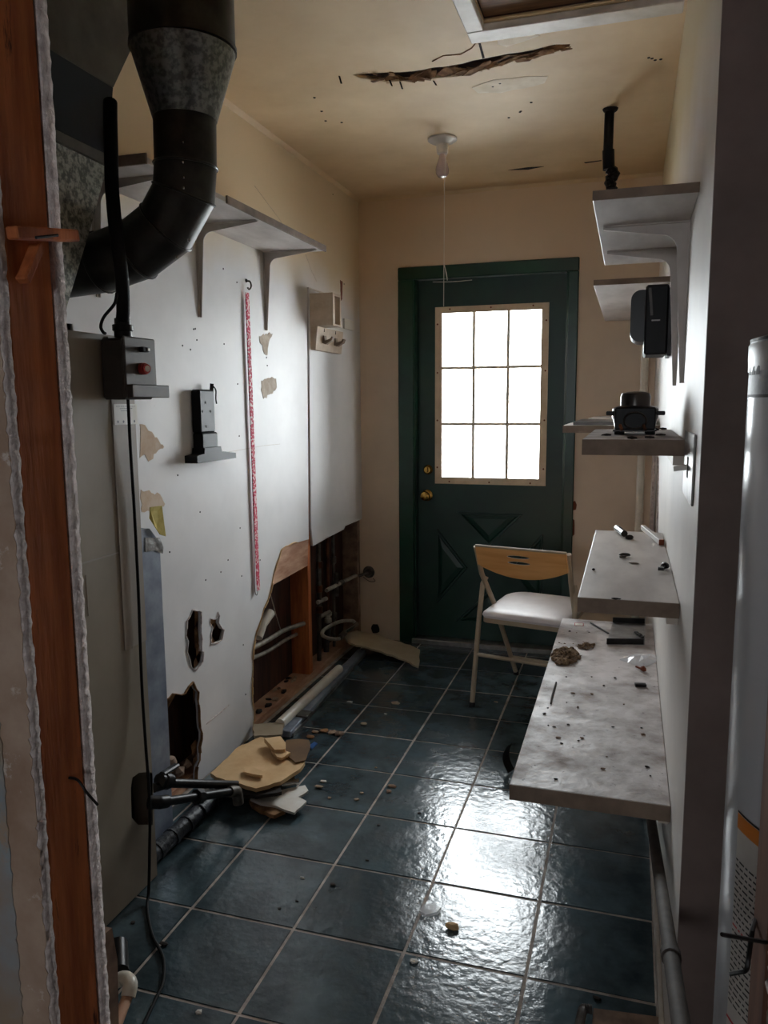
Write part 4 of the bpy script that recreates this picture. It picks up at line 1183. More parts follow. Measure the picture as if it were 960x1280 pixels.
# crumbs on the tiles (photo positions)
crumbs = [(494, 880, .02, 'crumb'), (437, 878, .012, 'white_scrap'), (415, 917, .02, 'crumb'), (394, 916, .018, 'crumb'), (405, 915, .02, 'torn_paper'), (455, 906, .016, 'crumb'),
          (482, 893, .008, 'white_scrap'), (424, 918, .022, 'old_plank'), (388, 922, .016, 'torn_paper'), (416, 1107, .010, 'dark_crumb'), (459, 1076, .006, 'dark_crumb'), (473, 1032, .006, 'dark_crumb'),
          (490, 984, .016, 'old_plank'), (486, 990, .012, 'old_plank'), (399, 985, .018, 'grey_board'), (405, 978, .012, 'white_scrap'), (412, 998, .008, 'crumb'), (452, 992, .009, 'crumb'),
          (349, 1136, .006, 'dark_crumb'), (371, 1127, .005, 'dark_crumb'), (378, 1098, .008, 'white_scrap'), (518, 1203, .010, 'white_scrap'), (524, 1017, .007, 'dark_crumb'), (166, 1154, .007, 'dark_crumb'),
          (205, 1181, .010, 'dark_crumb'), (249, 1266, .008, 'white_scrap'), (620, 878, .008, 'crumb'), (746, 1249, .010, 'dark_crumb'), (470, 960, .007, 'crumb'), (446, 1000, .010, 'crumb')]
own = {(494, 880): 'lone tan crumb on tiles between drywall strip and chair', (455, 906): 'flat tan crumb on tiles beside the row at the track end',
       (620, 878): 'pale crumb on the tiles next to the chair foot', (437, 878): 'white flake on tiles beside the grey wall track', (482, 893): 'tiny white flake below the lone tan crumb',
       (405, 978): 'white flake on tiles beside the shiny tee fitting', (378, 1098): 'white flake on the bare tile below white drywall scrap', (518, 1203): 'white flake on tiles near the brown stone chip',
       (249, 1266): 'white flake on tiles beside the black cord end', (166, 1154): 'dark crumb on tiles at the furnace foot', (205, 1181): 'dark crumb touching the black cord on tiles',
       (746, 1249): 'dark crumb on tiles beside the dark plank', (416, 1107): 'largest dark crumb on the open tiles', (524, 1017): 'dark crumb on tiles between stone chip and white scrap'}
def crumb_label(u, v, m):
    if (u, v) in own:
        return own[(u, v)], None
    if m == 'dark_crumb':
        return 'tiny dark speck scattered on the open tiles', 'dark specks on the open tiles'
    if v < 930:
        return 'tan crumb in the row between tan drywall and wall track', 'crumbs by the wall track'
    return 'tan crumb on tiles beside the white drywall scrap', 'crumbs by the white scrap'
for k, (u, v, s, m) in enumerate(crumbs):
    p = onz(u, v, .0)
    bm = add_blob(B(), p + Vector((0, 0, s * .30)), (s * rng.uniform(.9, 1.3), s * rng.uniform(.6, 1.0), s * .32), rng, 1, .28)
    lab, grp = crumb_label(u, v, m)
    make('floor_crumb', bm, m, label=lab, cat='crumb', group=grp)
p = onz(565, 1161, 0)
make('stone_chip', add_blob(B(), p + Vector((0, 0, .008)), (.019, .012, .0085), random.Random(2), 2, .16), 'tan_board', smooth=False, label='brown stone chip on the shiny tiles', cat='chip')
bm = add_prism(B(), [onz(u, v, .012) for u, v in ((524, 1138), (530, 1130), (545, 1129), (551, 1134), (546, 1140), (532, 1143))], (0, 0, -.008))
make('plastic_scrap', bm, 'film', label='clear crumpled plastic scrap on the shiny tiles', cat='plastic scrap')
bm = add_prism(B(), [onz(u, v, .006) for u, v in ((386, 932), (393, 927), (397, 929), (390, 936))], (0, 0, -.004))
mb = mat('blue_plastic', (40, 90, 150), rough=.4); MT['blue'] = mb
make('blue_chip', bm, 'blue', label='small blue plastic chip near the tan drywall', cat='plastic scrap')
# curved strip standing on the tiles by the low shelf
cpz = onz(634, 966, 0)
bm = B()
prev = None
N = 9
for k in range(N + 1):
    a = -1.1 + 2.0 * k / N
    z = .004 + .105 * k / N
    bx_ = cpz.x - .028 * cos(a * 1.2) + .012
    v0 = bm.verts.new((bx_, cpz.y - .012, z)); v1 = bm.verts.new((bx_ + .018, cpz.y + .03, z))
    if prev: bm.faces.new((prev[0], prev[1], v1, v0))
    prev = (v0, v1)
r = bmesh.ops.solidify(bm, geom=bm.faces[:], thickness=.003)
make('curved_strip', bm, 'compressor_dome', smooth=True, label='curved dark metal strip standing on tiles by low shelf', cat='metal strip')

# ================================================================== FOLDING CHAIR
ch = thing('folding_chair', (-.44, 3.6, 0), 'beige folding chair with honey wood back and white seat', 'chair')
CO = Vector((-.646, 3.384, 0)) 
th = radians(-12)
ex = Vector((cos(th), sin(th), 0)); ey = Vector((-sin(th), cos(th), 0)); ez = Vector((0, 0, 1))
CWd = .44
def CP(x, y, z): return CO + ex * x + ey * y + ez * z
tr_ = .0115
for x in (0, CWd):
    s = .03 if x == 0 else -.03
    # long tube: back top -> front foot ; legs: pivot -> rear foot
    make('back_leg_tube', add_tube(B(), [CP(x + s * .35, .005, .745), CP(x + s * .5, .065, .61), CP(x + s * 1.0, .19, .44), CP(x + s * 1.0, .50, .012)], tr_, 12), 'chair_metal', ch, smooth=True)
    make('rear_leg', add_tube(B(), [CP(x, .0, .012), CP(x, .075, .40), CP(x + s * .15, .105, .555), CP(x + s * .5, .12, .585)], tr_, 12), 'chair_metal', ch, smooth=True)
    make('foot_cap', add_tube(B(), [CP(x, -.001, .0), CP(x, .003, .02)], tr_ + .003, 12), 'black_cord', ch, smooth=True)
    make('foot_cap', add_tube(B(), [CP(x + s, .504, .0), CP(x + s, .496, .02)], tr_ + .003, 12), 'black_cord', ch, smooth=True)
make('stretcher', add_tube(B(), [CP(0, .045, .235), CP(CWd, .045, .235)], .009, 10), 'chair_metal', ch, smooth=True)
make('stretcher', add_tube(B(), [CP(.03, .425, .115), CP(CWd - .03, .425, .115)], .009, 10), 'chair_metal', ch, smooth=True)
# seat: pan and padded top
def seat_outline(inset):
    p = []
    w = CWd
    x0, x1, y0, y1 = .028 + inset, w - .028 - inset, .035 + inset, .42 - inset
    rr = .09
    for cxx, cyy, a0, r2 in ((x0 + .03, y0 + .03, pi, .03), (x1 - .03, y0 + .03, 1.5 * pi, .03), (x1 - rr, y1 - rr, 0, rr), (x0 + rr, y1 - rr, .5 * pi, rr)):
        for k in range(7):
            a = a0 + pi / 2 * k / 6
            p.append((cxx + r2 * cos(a), cyy + r2 * sin(a)))
    return p
zt = lambda y: .432 + .05 * (y - .2)
bm = add_prism(B(), [CP(x, y, zt(y) - .03) for x, y in seat_outline(.0)], (0, 0, .02))
make('seat_pan', bm, 'chair_metal', ch)
bm = B()
rings = []
for ins, dz in ((0, -.009), (-.004, .002), (.0, .012), (.012, .019), (.035, .023), (.06, .024)):
    rings.append([bm.verts.new(CP(x, y, zt(y) + dz)) for x, y in seat_outline(ins)])
for A_, C_ in zip(rings, rings[1:]):
    for k in range(len(A_)):
        bm.faces.new((A_[k], A_[(k + 1) % len(A_)], C_[(k + 1) % len(A_)], C_[k]))
bm.faces.new(rings[-1]); bm.faces.new(rings[0][::-1])
bmesh.ops.recalc_face_normals(bm, faces=bm.faces[:])
make('seat', bm, 'chair_seat', ch, smooth=True)
# curved plywood back with two slots
outb = []
x0, x1 = .016, CWd - .016
NB = 16
for k in range(NB + 1):
    outb.append((x0 + (x1 - x0) * k / NB, .750))
for k in range(NB + 1):
    f = 1 - k / NB
    outb.append((x0 + (x1 - x0) * f, 0.662 - .052 * (1 - (2 * f - 1) ** 2)))
def slot(zc):
    r = []
    for k in range(16):
        a = 2 * pi * k / 16
        r.append((CWd / 2 - .01 + .052 * cos(a) * (1), zc + .0075 * sin(a)))
    return r
def backmap(a, b, c):
    f = (a - CWd / 2) / (CWd / 2)
    yy = -.004 - (b - .61) * .36 + .042 + c
    return CP(a, yy, b)
bm = B()
# strip-wise so that the bend is smooth
add_sheet(bm, outb, [slot(.714), slot(.686)], .009, backmap)
make('backrest', bm, 'chair_wood', ch)
make('back_cap', add_tube(B(), [Vector(backmap(x0 + (x1 - x0) * k / 12, .752, 0)) for k in range(13)], .006, 8), 'chair_metal', ch, smooth=True)
for zc in (.714, .686):
    make('slot_rim', add_tube(B(), [Vector(backmap(a, b, -.001)) for a, b in slot(zc)], .0016, 5, closed=True), 'chair_seat', ch)

# ================================================================== RIGHT WALL SHELVES
def shelf(label, x0, y0, y1, ztop, t, m, brk=(), leg=.3, arm=None, name='wall_shelf'):
    o = thing(name, ((x0 + XR) / 2, (y0 + y1) / 2, ztop - t), label, 'shelf')
    bm = add_box(B(), (x0, y0, ztop - t), (XR - .0115 if ztop < .06 else XR - .001, y1, ztop), .0015)
    make('board', bm, m, o)
    make('shaded_end', add_box(B(), (x0, y0 - .0025, ztop - t), (XR - .001, y0 - .0003, ztop - .0003)), 'shelf_edge', o)  # raw board end, darkened by putting its shade into the colour
    if not brk:
        make('cleat', add_box(B(), (XR - .024, y0 + .03, ztop - t - .022), (XR - .001, y1 - .03, ztop - t - .0003)), 'white_trim', o)
    for y in brk:
        bracket(o, XR, y, ztop - t, (arm or (XR - x0) * .93), leg, -1, w=.022)
    return o
ZA = 1.778
shelf('white shelf on tall brackets at the top of right wall', -.087, 1.70, 2.49, ZA + .019, .019, 'shelf', (1.955, 2.27), .36)
shelf('plain cream shelf beyond the bracketed top shelf', -.137, 2.90, 4.17, ZA + .019, .019, 'shelf', (), .3)
shelf('thick grimy shelf carrying the black compressor', -.098, 1.76, 2.42, 1.296, .034, 'shelf_dirty', (), .26)
shD = shelf('eye-level shelf with boards stacked on it by the door', -.262, 3.30, 4.10, 1.282, .030, 'shelf', (), .25)
shelf('middle white shelf with small pipe fittings on it', -.097, 1.73, 2.68, .951, .033, 'shelf', (), .3)
sf = shelf('lowest wide grimy shelf covered with lint and debris', -.24, 1.73, 3.215, .493, .037, 'shelf_dirty', (), .25)
for x0, lab in ((-.225, 'dark edged board lying lowest on the eye-level shelf'), (-.17, 'pale board lying topmost on the eye-level shelf')):
    k = 0 if x0 < -.2 else 1
    box('loose_board', (x0, 3.36 + .06 * k, 1.2822 + .0125 * k), (.09, 4.0, 1.2942 + .0125 * k), 'compressor_dome' if k == 0 else 'shelf', label=lab, cat='board')

# ---- black compressor on the thick shelf
cc = onz(797, 541, 1.297)
cc = Vector((.012, 2.06, 1.2965))
cm = thing('compressor', cc, 'small black motor compressor with dull domed top', 'compressor')
make('dome', add_lathe(B(), [(.050, .03), (.055, .04), (.055, .062), (.05, .066), (.036, .07), (.036, .092), (.033, .100), (.02, .104), (0, .105)], cc, (0, 0, 1), 32), 'compressor_dome', cm, smooth=True)
make('lower_shell', add_lathe(B(), [(.038, .0065), (.048, .014), (.052, .034), (.050, .04)], cc, (0, 0, 1), 28), 'black_gloss', cm, smooth=True)
box('front_plate', (cc.x - .047, cc.y - .066, cc.z + .012), (cc.x + .047, cc.y - .052, cc.z + .066), 'black_plastic', cm, bev=.003)
for sx in (-1, 1):
    bm = add_box(B(), (cc.x + sx * .058 - .010, cc.y - .066, cc.z + .047), (cc.x + sx * .058 + .010, cc.y - .04, cc.z + .057), .002)
    make('mounting_ear', bm, 'black_plastic', cm)
    make('foot', add_lathe(B(), [(.012, 0), (.012, .008), (.006, .01), (.006, .02)], (cc.x + sx * .036, cc.y - .045, cc.z), (0, 0, 1), 10), 'black_cord', cm)
    make('foot', add_lathe(B(), [(.012, 0), (.012, .008), (.006, .01), (.006, .02)], (cc.x + sx * .036, cc.y + .045, cc.z), (0, 0, 1), 10), 'black_cord', cm)
box('base_plate', (cc.x - .05, cc.y - .06, cc.z + .008), (cc.x + .05, cc.y + .06, cc.z + .0125), 'black_iron', cm)
make('fan_ring', add_tube(B(), [(cc.x + .026 * cos(2 * pi * k / 20), cc.y - .0675, cc.z + .034 + .02 * sin(2 * pi * k / 20)) for k in range(20)], .003, 6, closed=True), 'compressor_dome', cm, smooth=True)
for dx in (-.034, .02):
    make('copper_stub', add_tube(B(), [(cc.x + dx, cc.y - .062, cc.z + .024), (cc.x + dx, cc.y - .074, cc.z + .022), (cc.x + dx + .004, cc.y - .078, cc.z + .012)], .004, 8), 'copper', cm, smooth=True)

# ---- black telephone-like box on the right wall
p0 = onx(842, 352, XR - .012)
wy = 2.62
tb = thing('wall_telephone', (XR, wy, 1.5), 'black wall box with rounded side cover on right wall', 'wall box')
zt_, zb_ = ony(825, 355, wy).z, ony(825, 443, wy).z
xa, xb = ony(806, 400, wy).x, XR - .012
box('body', (xa, wy, zb_), (xb, wy + .20, zt_), 'black_plastic', tb, bev=.006)
box('mounting_plate', (XR - .0115, wy + .01, zb_ - .004), (XR - .0005, wy + .18, zt_ - .01), 'black_iron', tb)
xl = ony(788, 400, wy).x
z1, z0 = ony(795, 362, wy).z, ony(795, 427, wy).z
prof = []
rr = .03
for (cx_, cz_, a0) in ((xl + rr, z1 - rr, pi / 2), (xl + rr, z0 + rr, pi)):
    for k in range(7):
        a = a0 + pi / 2 * k / 6
        prof.append((cx_ + rr * cos(a), cz_ + rr * sin(a)))
prof += [(xa - .0005, z0), (xa - .0005, z1)]
make('rounded_cover', add_prism(B(), [(a, wy + .01, b) for a, b in prof], (0, .16, 0)), 'black_gloss', tb)
box('slot', (xa + .02, wy - .002, (zb_ + zt_) / 2 - .004), (xa + .045, wy - .0003, (zb_ + zt_) / 2), 'metal_grey', tb)
make('side_strip', add_bar(B(), (xa + .012, wy - .001, zt_ - .01), (xa + .02, wy - .001, zb_ + .12), .008, .0015, ref=(0, 1, 0)), 'compressor_dome', tb)

# ---- switch plate on the right wall
q0 = onx(868, 545, XR); 
sw = thing('light_switch', (XR - .004, 1.62, 1.25), 'white metal switch plate with toggle on right wall', 'light switch')
ya, yb = onx(869, 590, XR).y, onx(857, 590, XR).y
za, zb = onx(862, 625, XR).z, onx(865, 540, XR).z
box('plate', (XR - .0045, ya, za), (XR - .0005, yb, zb), 'metal_grey', sw, bev=.0015)
zc = onx(862, 583, XR).z
make('toggle', add_bar(B(), (XR - .005, (ya + yb) / 2, zc), (XR - .03, (ya + yb) / 2 + .004, zc - .004), .012, .010, bev=.001), 'white_plastic', sw)
box('toggle_slot', (XR - .0058, (ya + yb) / 2 - .012, zc - .02), (XR - .0047, (ya + yb) / 2 + .012, zc + .02), 'dark', sw)

# ---- white vertical pipe near the far corner, loose pieces in the wall opening
vx = ony(802, 560, 4.05)
tube('vertical_pipe', [(vx.x, 4.05, 0), (vx.x, 4.05, 1.776)], .018, 'pvc', seg=16, label='white vertical pipe standing near the far right corner', cat='pipe')
tube('cavity_pipe', [(XR + .05, 3.56, .05), (XR + .05, 3.56, 1.3)], .014, 'old_pipe', seg=12, label='grey pipe inside the opening of right wall', cat='pipe')
# ---- low pipe along the right wall
r0, r1 = onx(812, 1012, XR - .025), onx(856, 1312, XR - .025)
far = r0 + (r0 - r1) * ((r0.z - .016) / (r1.z - r0.z))
rp_ = thing('relief_pipe', (far.x, far.y, 0), 'grey-brown pipe sloping down along the right wall to floor', 'pipe')
make('pipe', add_tube(B(), [r1, far], .0125, 14), 'drab_pipe', rp_, smooth=True)
dd = (r0 - r1).normalized()
cpt_ = onx(838, 1223, XR - .025)
cpt_ = r1 + dd * (cpt_ - r1).dot(dd)
make('collar', add_tube(B(), [cpt_ - dd * .012, cpt_ + dd * .012], .0155, 14), 'drab_pipe', rp_, smooth=True)

# ---- low dark board and flexible connector at the foot of the view
pb_ = [onz(u, v, .03) for u, v in ((742, 1260), (862, 1276), (880, 1330), (735, 1330))]
make('floor_board', add_prism(B(), pb_, (0, 0, -.03)), 'old_plank', label='dark dirty plank lying on tiles by the right wall', cat='board')
cn = [onz(u, v, .035) for u, v in ((740, 1262), (730, 1261), (727, 1268), (724, 1283), (722, 1300))]
fp_ = smooth_path(cn, 14)
bm = add_tube(B(), fp_, [.0105 if k % 2 else .0082 for k in range(len(fp_))], 12)
make('flex_connector', bm, 'metal_grey', smooth=False, label='ribbed metal flexible connector beside the dark plank', cat='hose')

# ================================================================== THINGS ON THE SHELVES
ZF = .4932
rng = random.Random(77)
def lint(name, px, n, s, label, z=ZF):
    bm = B()
    c = [sum(p[0] for p in px) / 2, sum(p[1] for p in px) / 2]
    hw = [abs(px[1][0] - px[0][0]) / 2, abs(px[1][1] - px[0][1]) / 2]
    for k in range(n):
        a = rng.uniform(0, 2 * pi); r = math.sqrt(rng.random())
        p = onz(c[0] + hw[0] * r * cos(a), c[1] + hw[1] * r * sin(a), z)
        q = s * rng.uniform(.5, 1.2)
        h = q * .6 + rng.random() * (1 - r) * s * 2.6
        add_blob(bm, p + Vector((0, 0, h)), (q * rng.uniform(.7, 1.6), q * rng.uniform(.7, 1.6), q * .8), rng, 2, .3)
        if k % 2 == 0:
            d = Vector((rng.uniform(-1, 1), rng.uniform(-1, 1), rng.uniform(0, .8))) * s * 1.6
            e = p + Vector((0, 0, h))
            add_tube(bm, [e, e + d * .6 + Vector((0, 0, .002)), e + d + Vector((0, 0, -.001))], .0009, 4)
    return make(name, bm, 'lint', label=label, cat='lint', kind='stuff')
lint('lint_clump', ((690, 812), (724, 832)), 120, .0085, 'large brown lint clump at the edge of lowest shelf')
lint('lint_clump', ((722, 805), (744, 812)), 50, .0052, 'smaller brown lint clump behind the large clump')
# metal tray
def FZ(zx, zy, z=ZF): return onz(640 + .2188 * zx, 760 + .2188 * zy, z)
ta, tb_, tc, td = FZ(575, 85), FZ(757, 92), FZ(752, 210), FZ(540, 208)
tr2 = thing('metal_tray', (ta + tc) / 2, 'open grey metal tray with upturned sides on lowest shelf', 'tray')
make('base', add_prism(B(), [p + Vector((0, 0, .001)) for p in (ta, tb_, tc, td)], (0, 0, .002)), 'metal_grey', tr2)
h_ = Vector((0, 0, .02))
make('near_flange', add_bar(B(), td + Vector((0, 0, .012)), tc + Vector((0, 0, .012)), .003, .022), 'black_iron', tr2)
make('far_flange', add_bar(B(), ta + Vector((0, 0, .012)), tb_ + Vector((0, 0, .012)), .003, .022), 'black_iron', tr2)
make('side_flange', add_bar(B(), tb_ + Vector((.002, 0, .018)), tc + Vector((.002, 0, .018)), .003, .035), 'metal_grey', tr2)
bm = B()
for k in range(4):
    add_blob(bm, FZ(710 + k * 12, 145 + k * 8, ZF + .006) + Vector((0, 0, .004)), (.009, .012, .004), rng, 1, .3)
make('oily_debris', bm, 'dark_crumb', label='dark crumbs lying in the grey metal tray', cat='debris')
# clear plastic bag
bm = B()
out_ = [(612, 298), (640, 285), (690, 272), (750, 265), (800, 275), (845, 283), (835, 305), (800, 322), (760, 335), (715, 333), (660, 315)]
cpt = FZ(740, 298)
top_ = bm.verts.new(cpt + Vector((0, 0, .018)))
ring1 = [bm.verts.new(FZ(*p) + Vector((0, 0, .001))) for p in out_]
ring2 = [bm.verts.new(FZ(*p).lerp(cpt, rng.uniform(.3, .55)) + Vector((0, 0, rng.uniform(.007, .02)))) for p in out_]
n = len(out_)
for k in range(n):
    bm.faces.new((ring1[k], ring1[(k + 1) % n], ring2[(k + 1) % n], ring2[k])); bm.faces.new((ring2[k], ring2[(k + 1) % n], top_))
bm.faces.new(ring1[::-1])
bmesh.ops.recalc_face_normals(bm, faces=bm.faces[:])
make('plastic_bag', bm, 'film', label='flat clear plastic bag on the lowest shelf', cat='plastic bag')
# red framed sticker
sc = FZ(382, 95)
st_ = thing('red_sticker', sc, 'tiny white sticker with red border on lowest shelf', 'sticker')
c4 = [FZ(*p) for p in ((360, 86), (407, 88), (408, 104), (358, 102))]
make('paper', add_prism(B(), [p + Vector((0, 0, .0004)) for p in c4], (0, 0, .0006)), 'white_plastic', st_)
bm = B()
for a, b in zip(c4, c4[1:] + c4[:1]):
    add_bar(bm, a + Vector((0, 0, .0014)), b + Vector((0, 0, .0014)), .0028, .0006)
make('red_border', bm, 'red_ink', st_)
make('small_knife', add_bar(B(), FZ(450, 84, ZF + .004), FZ(552, 145, ZF + .004), .007, .004, bev=.001), 'black_iron', label='thin dark metal pin lying beside the tray', cat='pin')
bm = add_bar(B(), FZ(702, 438, ZF + .005), FZ(766, 440, ZF + .005), .016, .009, bev=.001)
make('metal_clip', bm, 'black_iron', label='small dark rectangular clip on the lowest shelf', cat='clip')
bm = add_blob(B(), FZ(752, 362) + Vector((0, 0, .008)), (.011, .010, .009), rng, 1, .3)
add_bar(bm, FZ(708, 334, ZF + .006), FZ(750, 352, ZF + .008), .005, .005)
make('plant_bud', bm, 'rust', label='brown dried bit with a stalk by the plastic bag', cat='debris')
make('twig', add_tube(B(), [FZ(252, 425, ZF + .003), FZ(238, 470, ZF + .004), FZ(228, 510, ZF + .003), FZ(222, 545, ZF + .003)], .0026, 6), 'dark_crumb', label='thin dark twig lying along the lowest shelf', cat='twig')
bits = [(455, 395), (310, 395), (590, 402), (525, 445), (455, 493), (376, 568), (312, 541), (240, 680), (208, 672), (320, 668), (575, 682), (740, 686), (748, 725), (640, 552), (520, 920), (265, 742), (440, 140), (330, 135), (370, 142), (300, 205), (350, 205), (270, 200), (345, 488), (205, 572), (185, 607), (790, 960), (770, 910), (540, 850), (380, 760), (400, 745), (285, 775), (250, 980)]
for k, (zx, zy) in enumerate(bits):
    s = rng.uniform(.0025, .0052)
    bm = add_blob(B(), FZ(zx, zy) + Vector((0, 0, s * .4)), (s * rng.uniform(.8, 1.8), s * rng.uniform(.6, 1.2), s * .5), rng, 1, .3)
    make('debris_bit', bm, rng.choice(('dark_crumb', 'dark_crumb', 'old_plank')), label='tiny dark debris bit scattered on the lowest shelf', cat='debris', group='bits scattered on the lowest shelf')
# middle shelf
ZE = .9512
def EZ(zx, zy, z=ZE): return onz(660 + .2083 * zx, 640 + .2083 * zy, z)
tb3 = thing('tube_fitting', EZ(555, 115), 'short dark tube with pale rim at the shelf end', 'fitting')
make('tube', add_tube(B(), [EZ(540, 100, ZE + .012), EZ(578, 130, ZE + .012)], .0105, 12), 'compressor_dome', tb3, smooth=True)
make('rim', add_tube(B(), [EZ(536, 97, ZE + .012), EZ(543, 102, ZE + .012)], .0115, 12), 'white_plastic', tb3, smooth=True)
items = [((608, 163), (.012, .010, .007), 'dark_crumb', 'dark lump beside the short tube on middle shelf'), ((582, 266), (.016, .006, .005), 'compressor_dome', 'grey screw clamp lying on the middle shelf'),
         ((633, 310), (.014, .005, .002), 'shelf_edge', 'pale metal ring piece on the middle shelf'), ((820, 342), (.010, .012, .009), 'black_iron', 'black valve knob by the wall on middle shelf'),
         ((393, 350), (.004, .004, .003), 'dark_crumb', 'tiny black pellet near the middle shelf edge'), ((530, 525), (.010, .003, .002), 'dark_crumb', 'dark sliver near the front of middle shelf')]
for (zx, zy), sz, m, lab in items:
    bm = add_blob(B(), EZ(zx, zy) + Vector((0, 0, sz[2] * .9)), sz, rng, 2, .18)
    if 'knob' in lab:
        kn = thing('valve_knob', EZ(zx, zy), lab, 'fitting')
        make('knob', bm, m, kn)
        make('stem', add_bar(B(), EZ(780, 340, ZE + .008), EZ(815, 342, ZE + .008), .008, .008), m, kn)
        continue
    if 'clamp' in lab:
        add_bar(bm, EZ(555, 270, ZE + .004), EZ(580, 266, ZE + .004), .007, .005)
    make('shelf_item', bm, m, label=lab, cat='fitting')
a, b = EZ(690, 92, ZE + .009), EZ(800, 182, ZE + .009)
wd = thing('wood_batten', a, 'short white-topped wood batten on middle shelf by wall', 'batten')
make('stick', add_bar(B(), a, b, .014, .016, bev=.001), 'shelf', wd)
make('cut_end', add_bar(B(), b, b + (b - a).normalized() * .004, .0145, .0165), 'rust', wd)
# scraps round the compressor
for k, (u, v) in enumerate(((758, 545), (790, 549), (812, 548), (826, 545), (820, 538), (770, 540), (832, 528))):
    p = onz(u, v, 1.2964)
    p.y = min(p.y, 2.38); p.x = min(p.x, .09)
    bm = add_blob(B(), p + Vector((0, 0, .003)), (.012, .008, .0035), rng, 1, .35)
    make('oily_scrap', bm, 'dark_crumb', label='oily black scrap beside the compressor', cat='debris', group='oily scraps round the compressor')

# ================================================================== CEILING ITEMS
lc = onz(553, 173, HC)
lampo = thing('ceiling_lamp', lc, 'white bare-bulb lampholder with pull string on ceiling', 'lamp')
make('canopy', add_lathe(B(), [(.062, -.001), (.062, -.008), (.05, -.016), (.030, -.022), (.026, -.026), (.024, -.060), (.020, -.064), (0, -.064)], lc, (0, 0, 1), 32), 'porcelain', lampo, smooth=True)
make('bulb', add_lathe(B(), [(.012, -.0645), (.013, -.075), (.016, -.085), (.024, -.105), (.0285, -.125), (.027, -.142), (.018, -.156), (0, -.162)], lc, (0, 0, 1), 24), 'bulb', lampo, smooth=True)
sx, sy = ony(557.5, 230, lc.y).x, lc.y
zb3 = ony(556, 384, lc.y).z
lz = HC - .05
make('pull_string', add_tube(B(), [(lc.x + .024, lc.y - .004, HC - .055), (sx + .004, sy - .028, HC - .09), (sx, sy - .03, HC - .2), (sx - .002, sy - .03, zb3)], .0016, 6), 'string', lampo)
make('knot', add_tube(B(), smooth_path([Vector((sx - .001, sy - .03, ony(557, 330, lc.y).z)), Vector((sx + .006, sy - .03, ony(557, 340, lc.y).z)), Vector((sx + .014, sy - .03, ony(557, 352, lc.y).z)), Vector((sx + .010, sy - .03, ony(557, 343, lc.y).z)), Vector((sx, sy - .03, ony(557, 333, lc.y).z))]), .0016, 6), 'string', lampo)
q0, q1 = ony(541, 352.5, YB - .019), ony(590, 350, YB - .019)
tube('loose_string', smooth_path([q0, (q0 + q1) / 2 + Vector((0, -.001, -.004)), q1]), .0018, 'string', seg=6, label='short white string lying along the door casing top', cat='string')
# black taped pipe out of the ceiling
tp0 = onz(763, 136, HC)
yt = tp0.y
tpz = 1.80
tpo = thing('taped_cable', Vector((tp0.x, yt, ony(765, 232, yt).z)), 'black taped cable hanging out of the ceiling', 'cable')
make('collar', add_lathe(B(), [(.030, -.0005), (.026, -.008), (.02, -.012), (0, -.012)], tp0, (0, 0, 1), 14), 'dark_crumb', tpo)
make('pipe', add_tube(B(), [ony(762, 137, yt), ony(760, 190, yt)], .0185, 14), 'black_plastic', tpo, smooth=True)
make('sleeve', add_tube(B(), [ony(760.5, 188, yt), ony(761, 212, yt)], .023, 14), 'black_plastic', tpo, smooth=True)
bm = B()
wpth = smooth_path([ony(761, 210, yt), ony(768, 218, yt), ony(762, 226, yt), ony(765, 236, yt), ony(762, 246, yt)], 6)
add_tube(bm, wpth, [.016 + .007 * abs(sin(k * 1.3)) for k in range(len(wpth))], 10)
make('tape_tangle', bm, 'black_gloss', tpo)

# ================================================================== WATER HEATER
tc_ = Vector((.3645, 1.185, 0)); TR = .21
zt_ = 1.462
wh = thing('water_heater', tc_, 'tall grey-white enamel water heater cylinder with warning labels', 'water heater')
make('tank', add_lathe(B(), [(TR - .01, .0), (TR, .02), (TR, zt_ - .055), (TR - .002, zt_ - .053)], tc_, (0, 0, 1), 72), 'tank', wh, smooth=True)
make('groove', add_lathe(B(), [(TR - .004, zt_ - .054), (TR - .004, zt_ - .047)], tc_, (0, 0, 1), 72), 'dark', wh, smooth=True)
make('top_cap', add_lathe(B(), [(TR + .001, zt_ - .047), (TR + .002, zt_ - .012), (TR - .004, zt_ - .002), (TR - .012, zt_), (.0, zt_ + .004)], tc_, (0, 0, 1), 72), 'tank_cap', wh, smooth=True)
for dx, dy in ((-.06, .05), (.08, .02)):
    make('water_pipe', add_tube(B(), [tc_ + Vector((dx, dy, zt_ + .003)), tc_ + Vector((dx, dy, 1.9)), tc_ + Vector((dx + .2, dy, 2.3))], .011, 10), 'copper', wh, smooth=True)
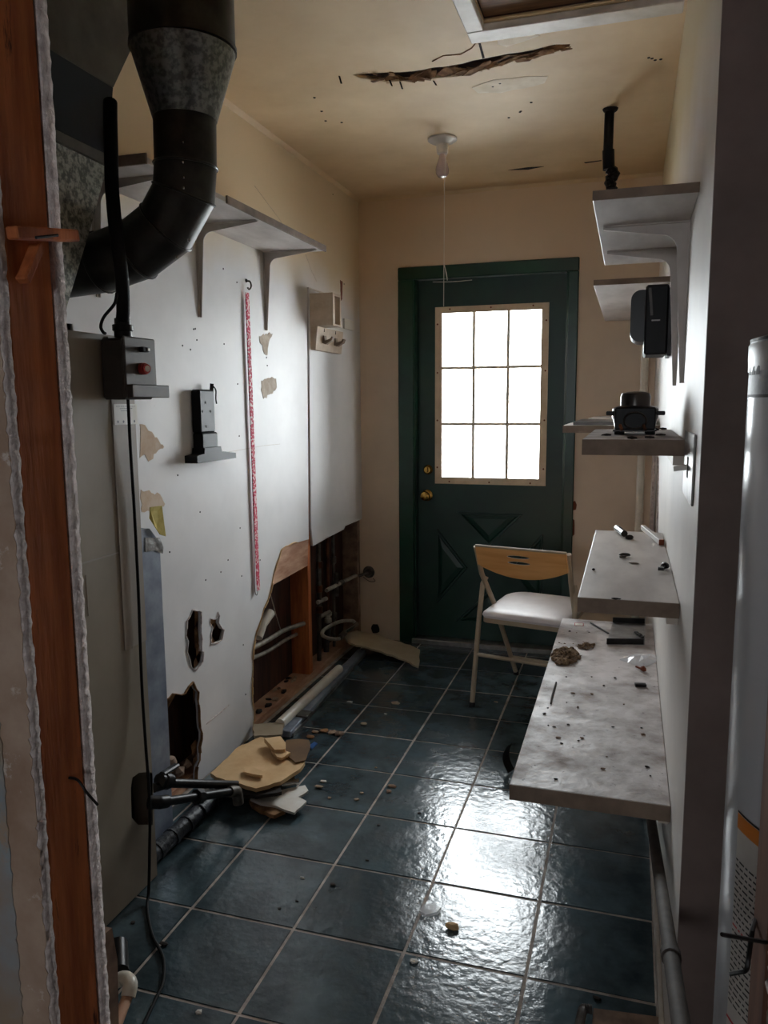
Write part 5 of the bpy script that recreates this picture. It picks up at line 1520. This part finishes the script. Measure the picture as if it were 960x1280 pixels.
# labels wrap on the cylinder: angle measured from -y (towards the camera) to -x
def tank_uv(u, v, rad):
    d = ray(u, v); o = CAMP - tc_
    A_ = d.x ** 2 + d.y ** 2; B_ = 2 * (o.x * d.x + o.y * d.y); C_ = o.x ** 2 + o.y ** 2 - rad ** 2
    k = B_ * B_ - 4 * A_ * C_
    t = (-B_ - math.sqrt(max(k, 0))) / (2 * A_)
    p = CAMP + d * t - tc_
    return math.atan2(p.y, p.x), p.z
def wrap(name, a0, a1, z0, z1, m, par, lift=.0006, n=8, shear=0):
    bm = B()
    prev = None
    fs = []
    for k in range(n + 1):
        a = a0 + (a1 - a0) * k / n
        dz_ = shear * (k / n)
        r_ = TR + lift
        vs = [bm.verts.new(tc_ + Vector((r_ * cos(a), r_ * sin(a), z))) for z in (z0 + dz_, z1 + dz_)]
        if prev: fs.append(bm.faces.new((prev[0], vs[0], vs[1], prev[1])))
        prev = vs
    bmesh.ops.recalc_face_normals(bm, faces=fs)
    return make(name, bm, m, par, smooth=True)
aL, zL = tank_uv(939, 425, TR); aR = aL + .42
_, z2 = tank_uv(939, 497, TR)
lb1 = wrap('upper_label', aL, aR, z2, zL, 'label_grey', wh)
for z in (zL, z2 + .004):
    wrap('label_border', aL, aR, z - .004, z, 'ink', lb1, .001)
for k in range(3):
    wrap('label_print', aL + .03 + .09 * k, aL + .09 + .09 * k, z2 + .03, z2 + .055, 'ink', lb1, .001)
a2, z3 = tank_uv(924, 1012, TR)
_, z4 = tank_uv(918, 1279, TR)
z4 = z4 - .08
lb2 = wrap('warning_label', a2, a2 + .5, z4, z3, 'label_white', wh)
wrap('orange_band', a2, a2 + .5, z3 - .026, z3 - .004, 'orange', lb2, .0012)
wrap('orange_band_edge', a2, a2 + .5, z3 - .003, z3, 'ink', lb2, .0013)
rng = random.Random(8)
zz_ = z3 - .07
k = 0
while zz_ > z4 + .1:
    nseg = 6
    a = a2 + .01
    while a < a2 + .44:
        w_ = rng.uniform(.02, .06)
        wrap('label_print', a, min(a + w_, a2 + .47), zz_ - .0028, zz_, 'ink' if (k + 5) % 16 else 'red_ink', lb2, .0012, 2)
        a += w_ + .014
    zz_ -= .009; k += 1
wrap('red_stripe', a2 + .0, a2 + .4, z4 + .075, z4 + .079, 'red_ink', lb2, .0013)
wrap('orange_band', a2 + .1, a2 + .45, z4 + .02, z4 + .034, 'orange', lb2, .0013)
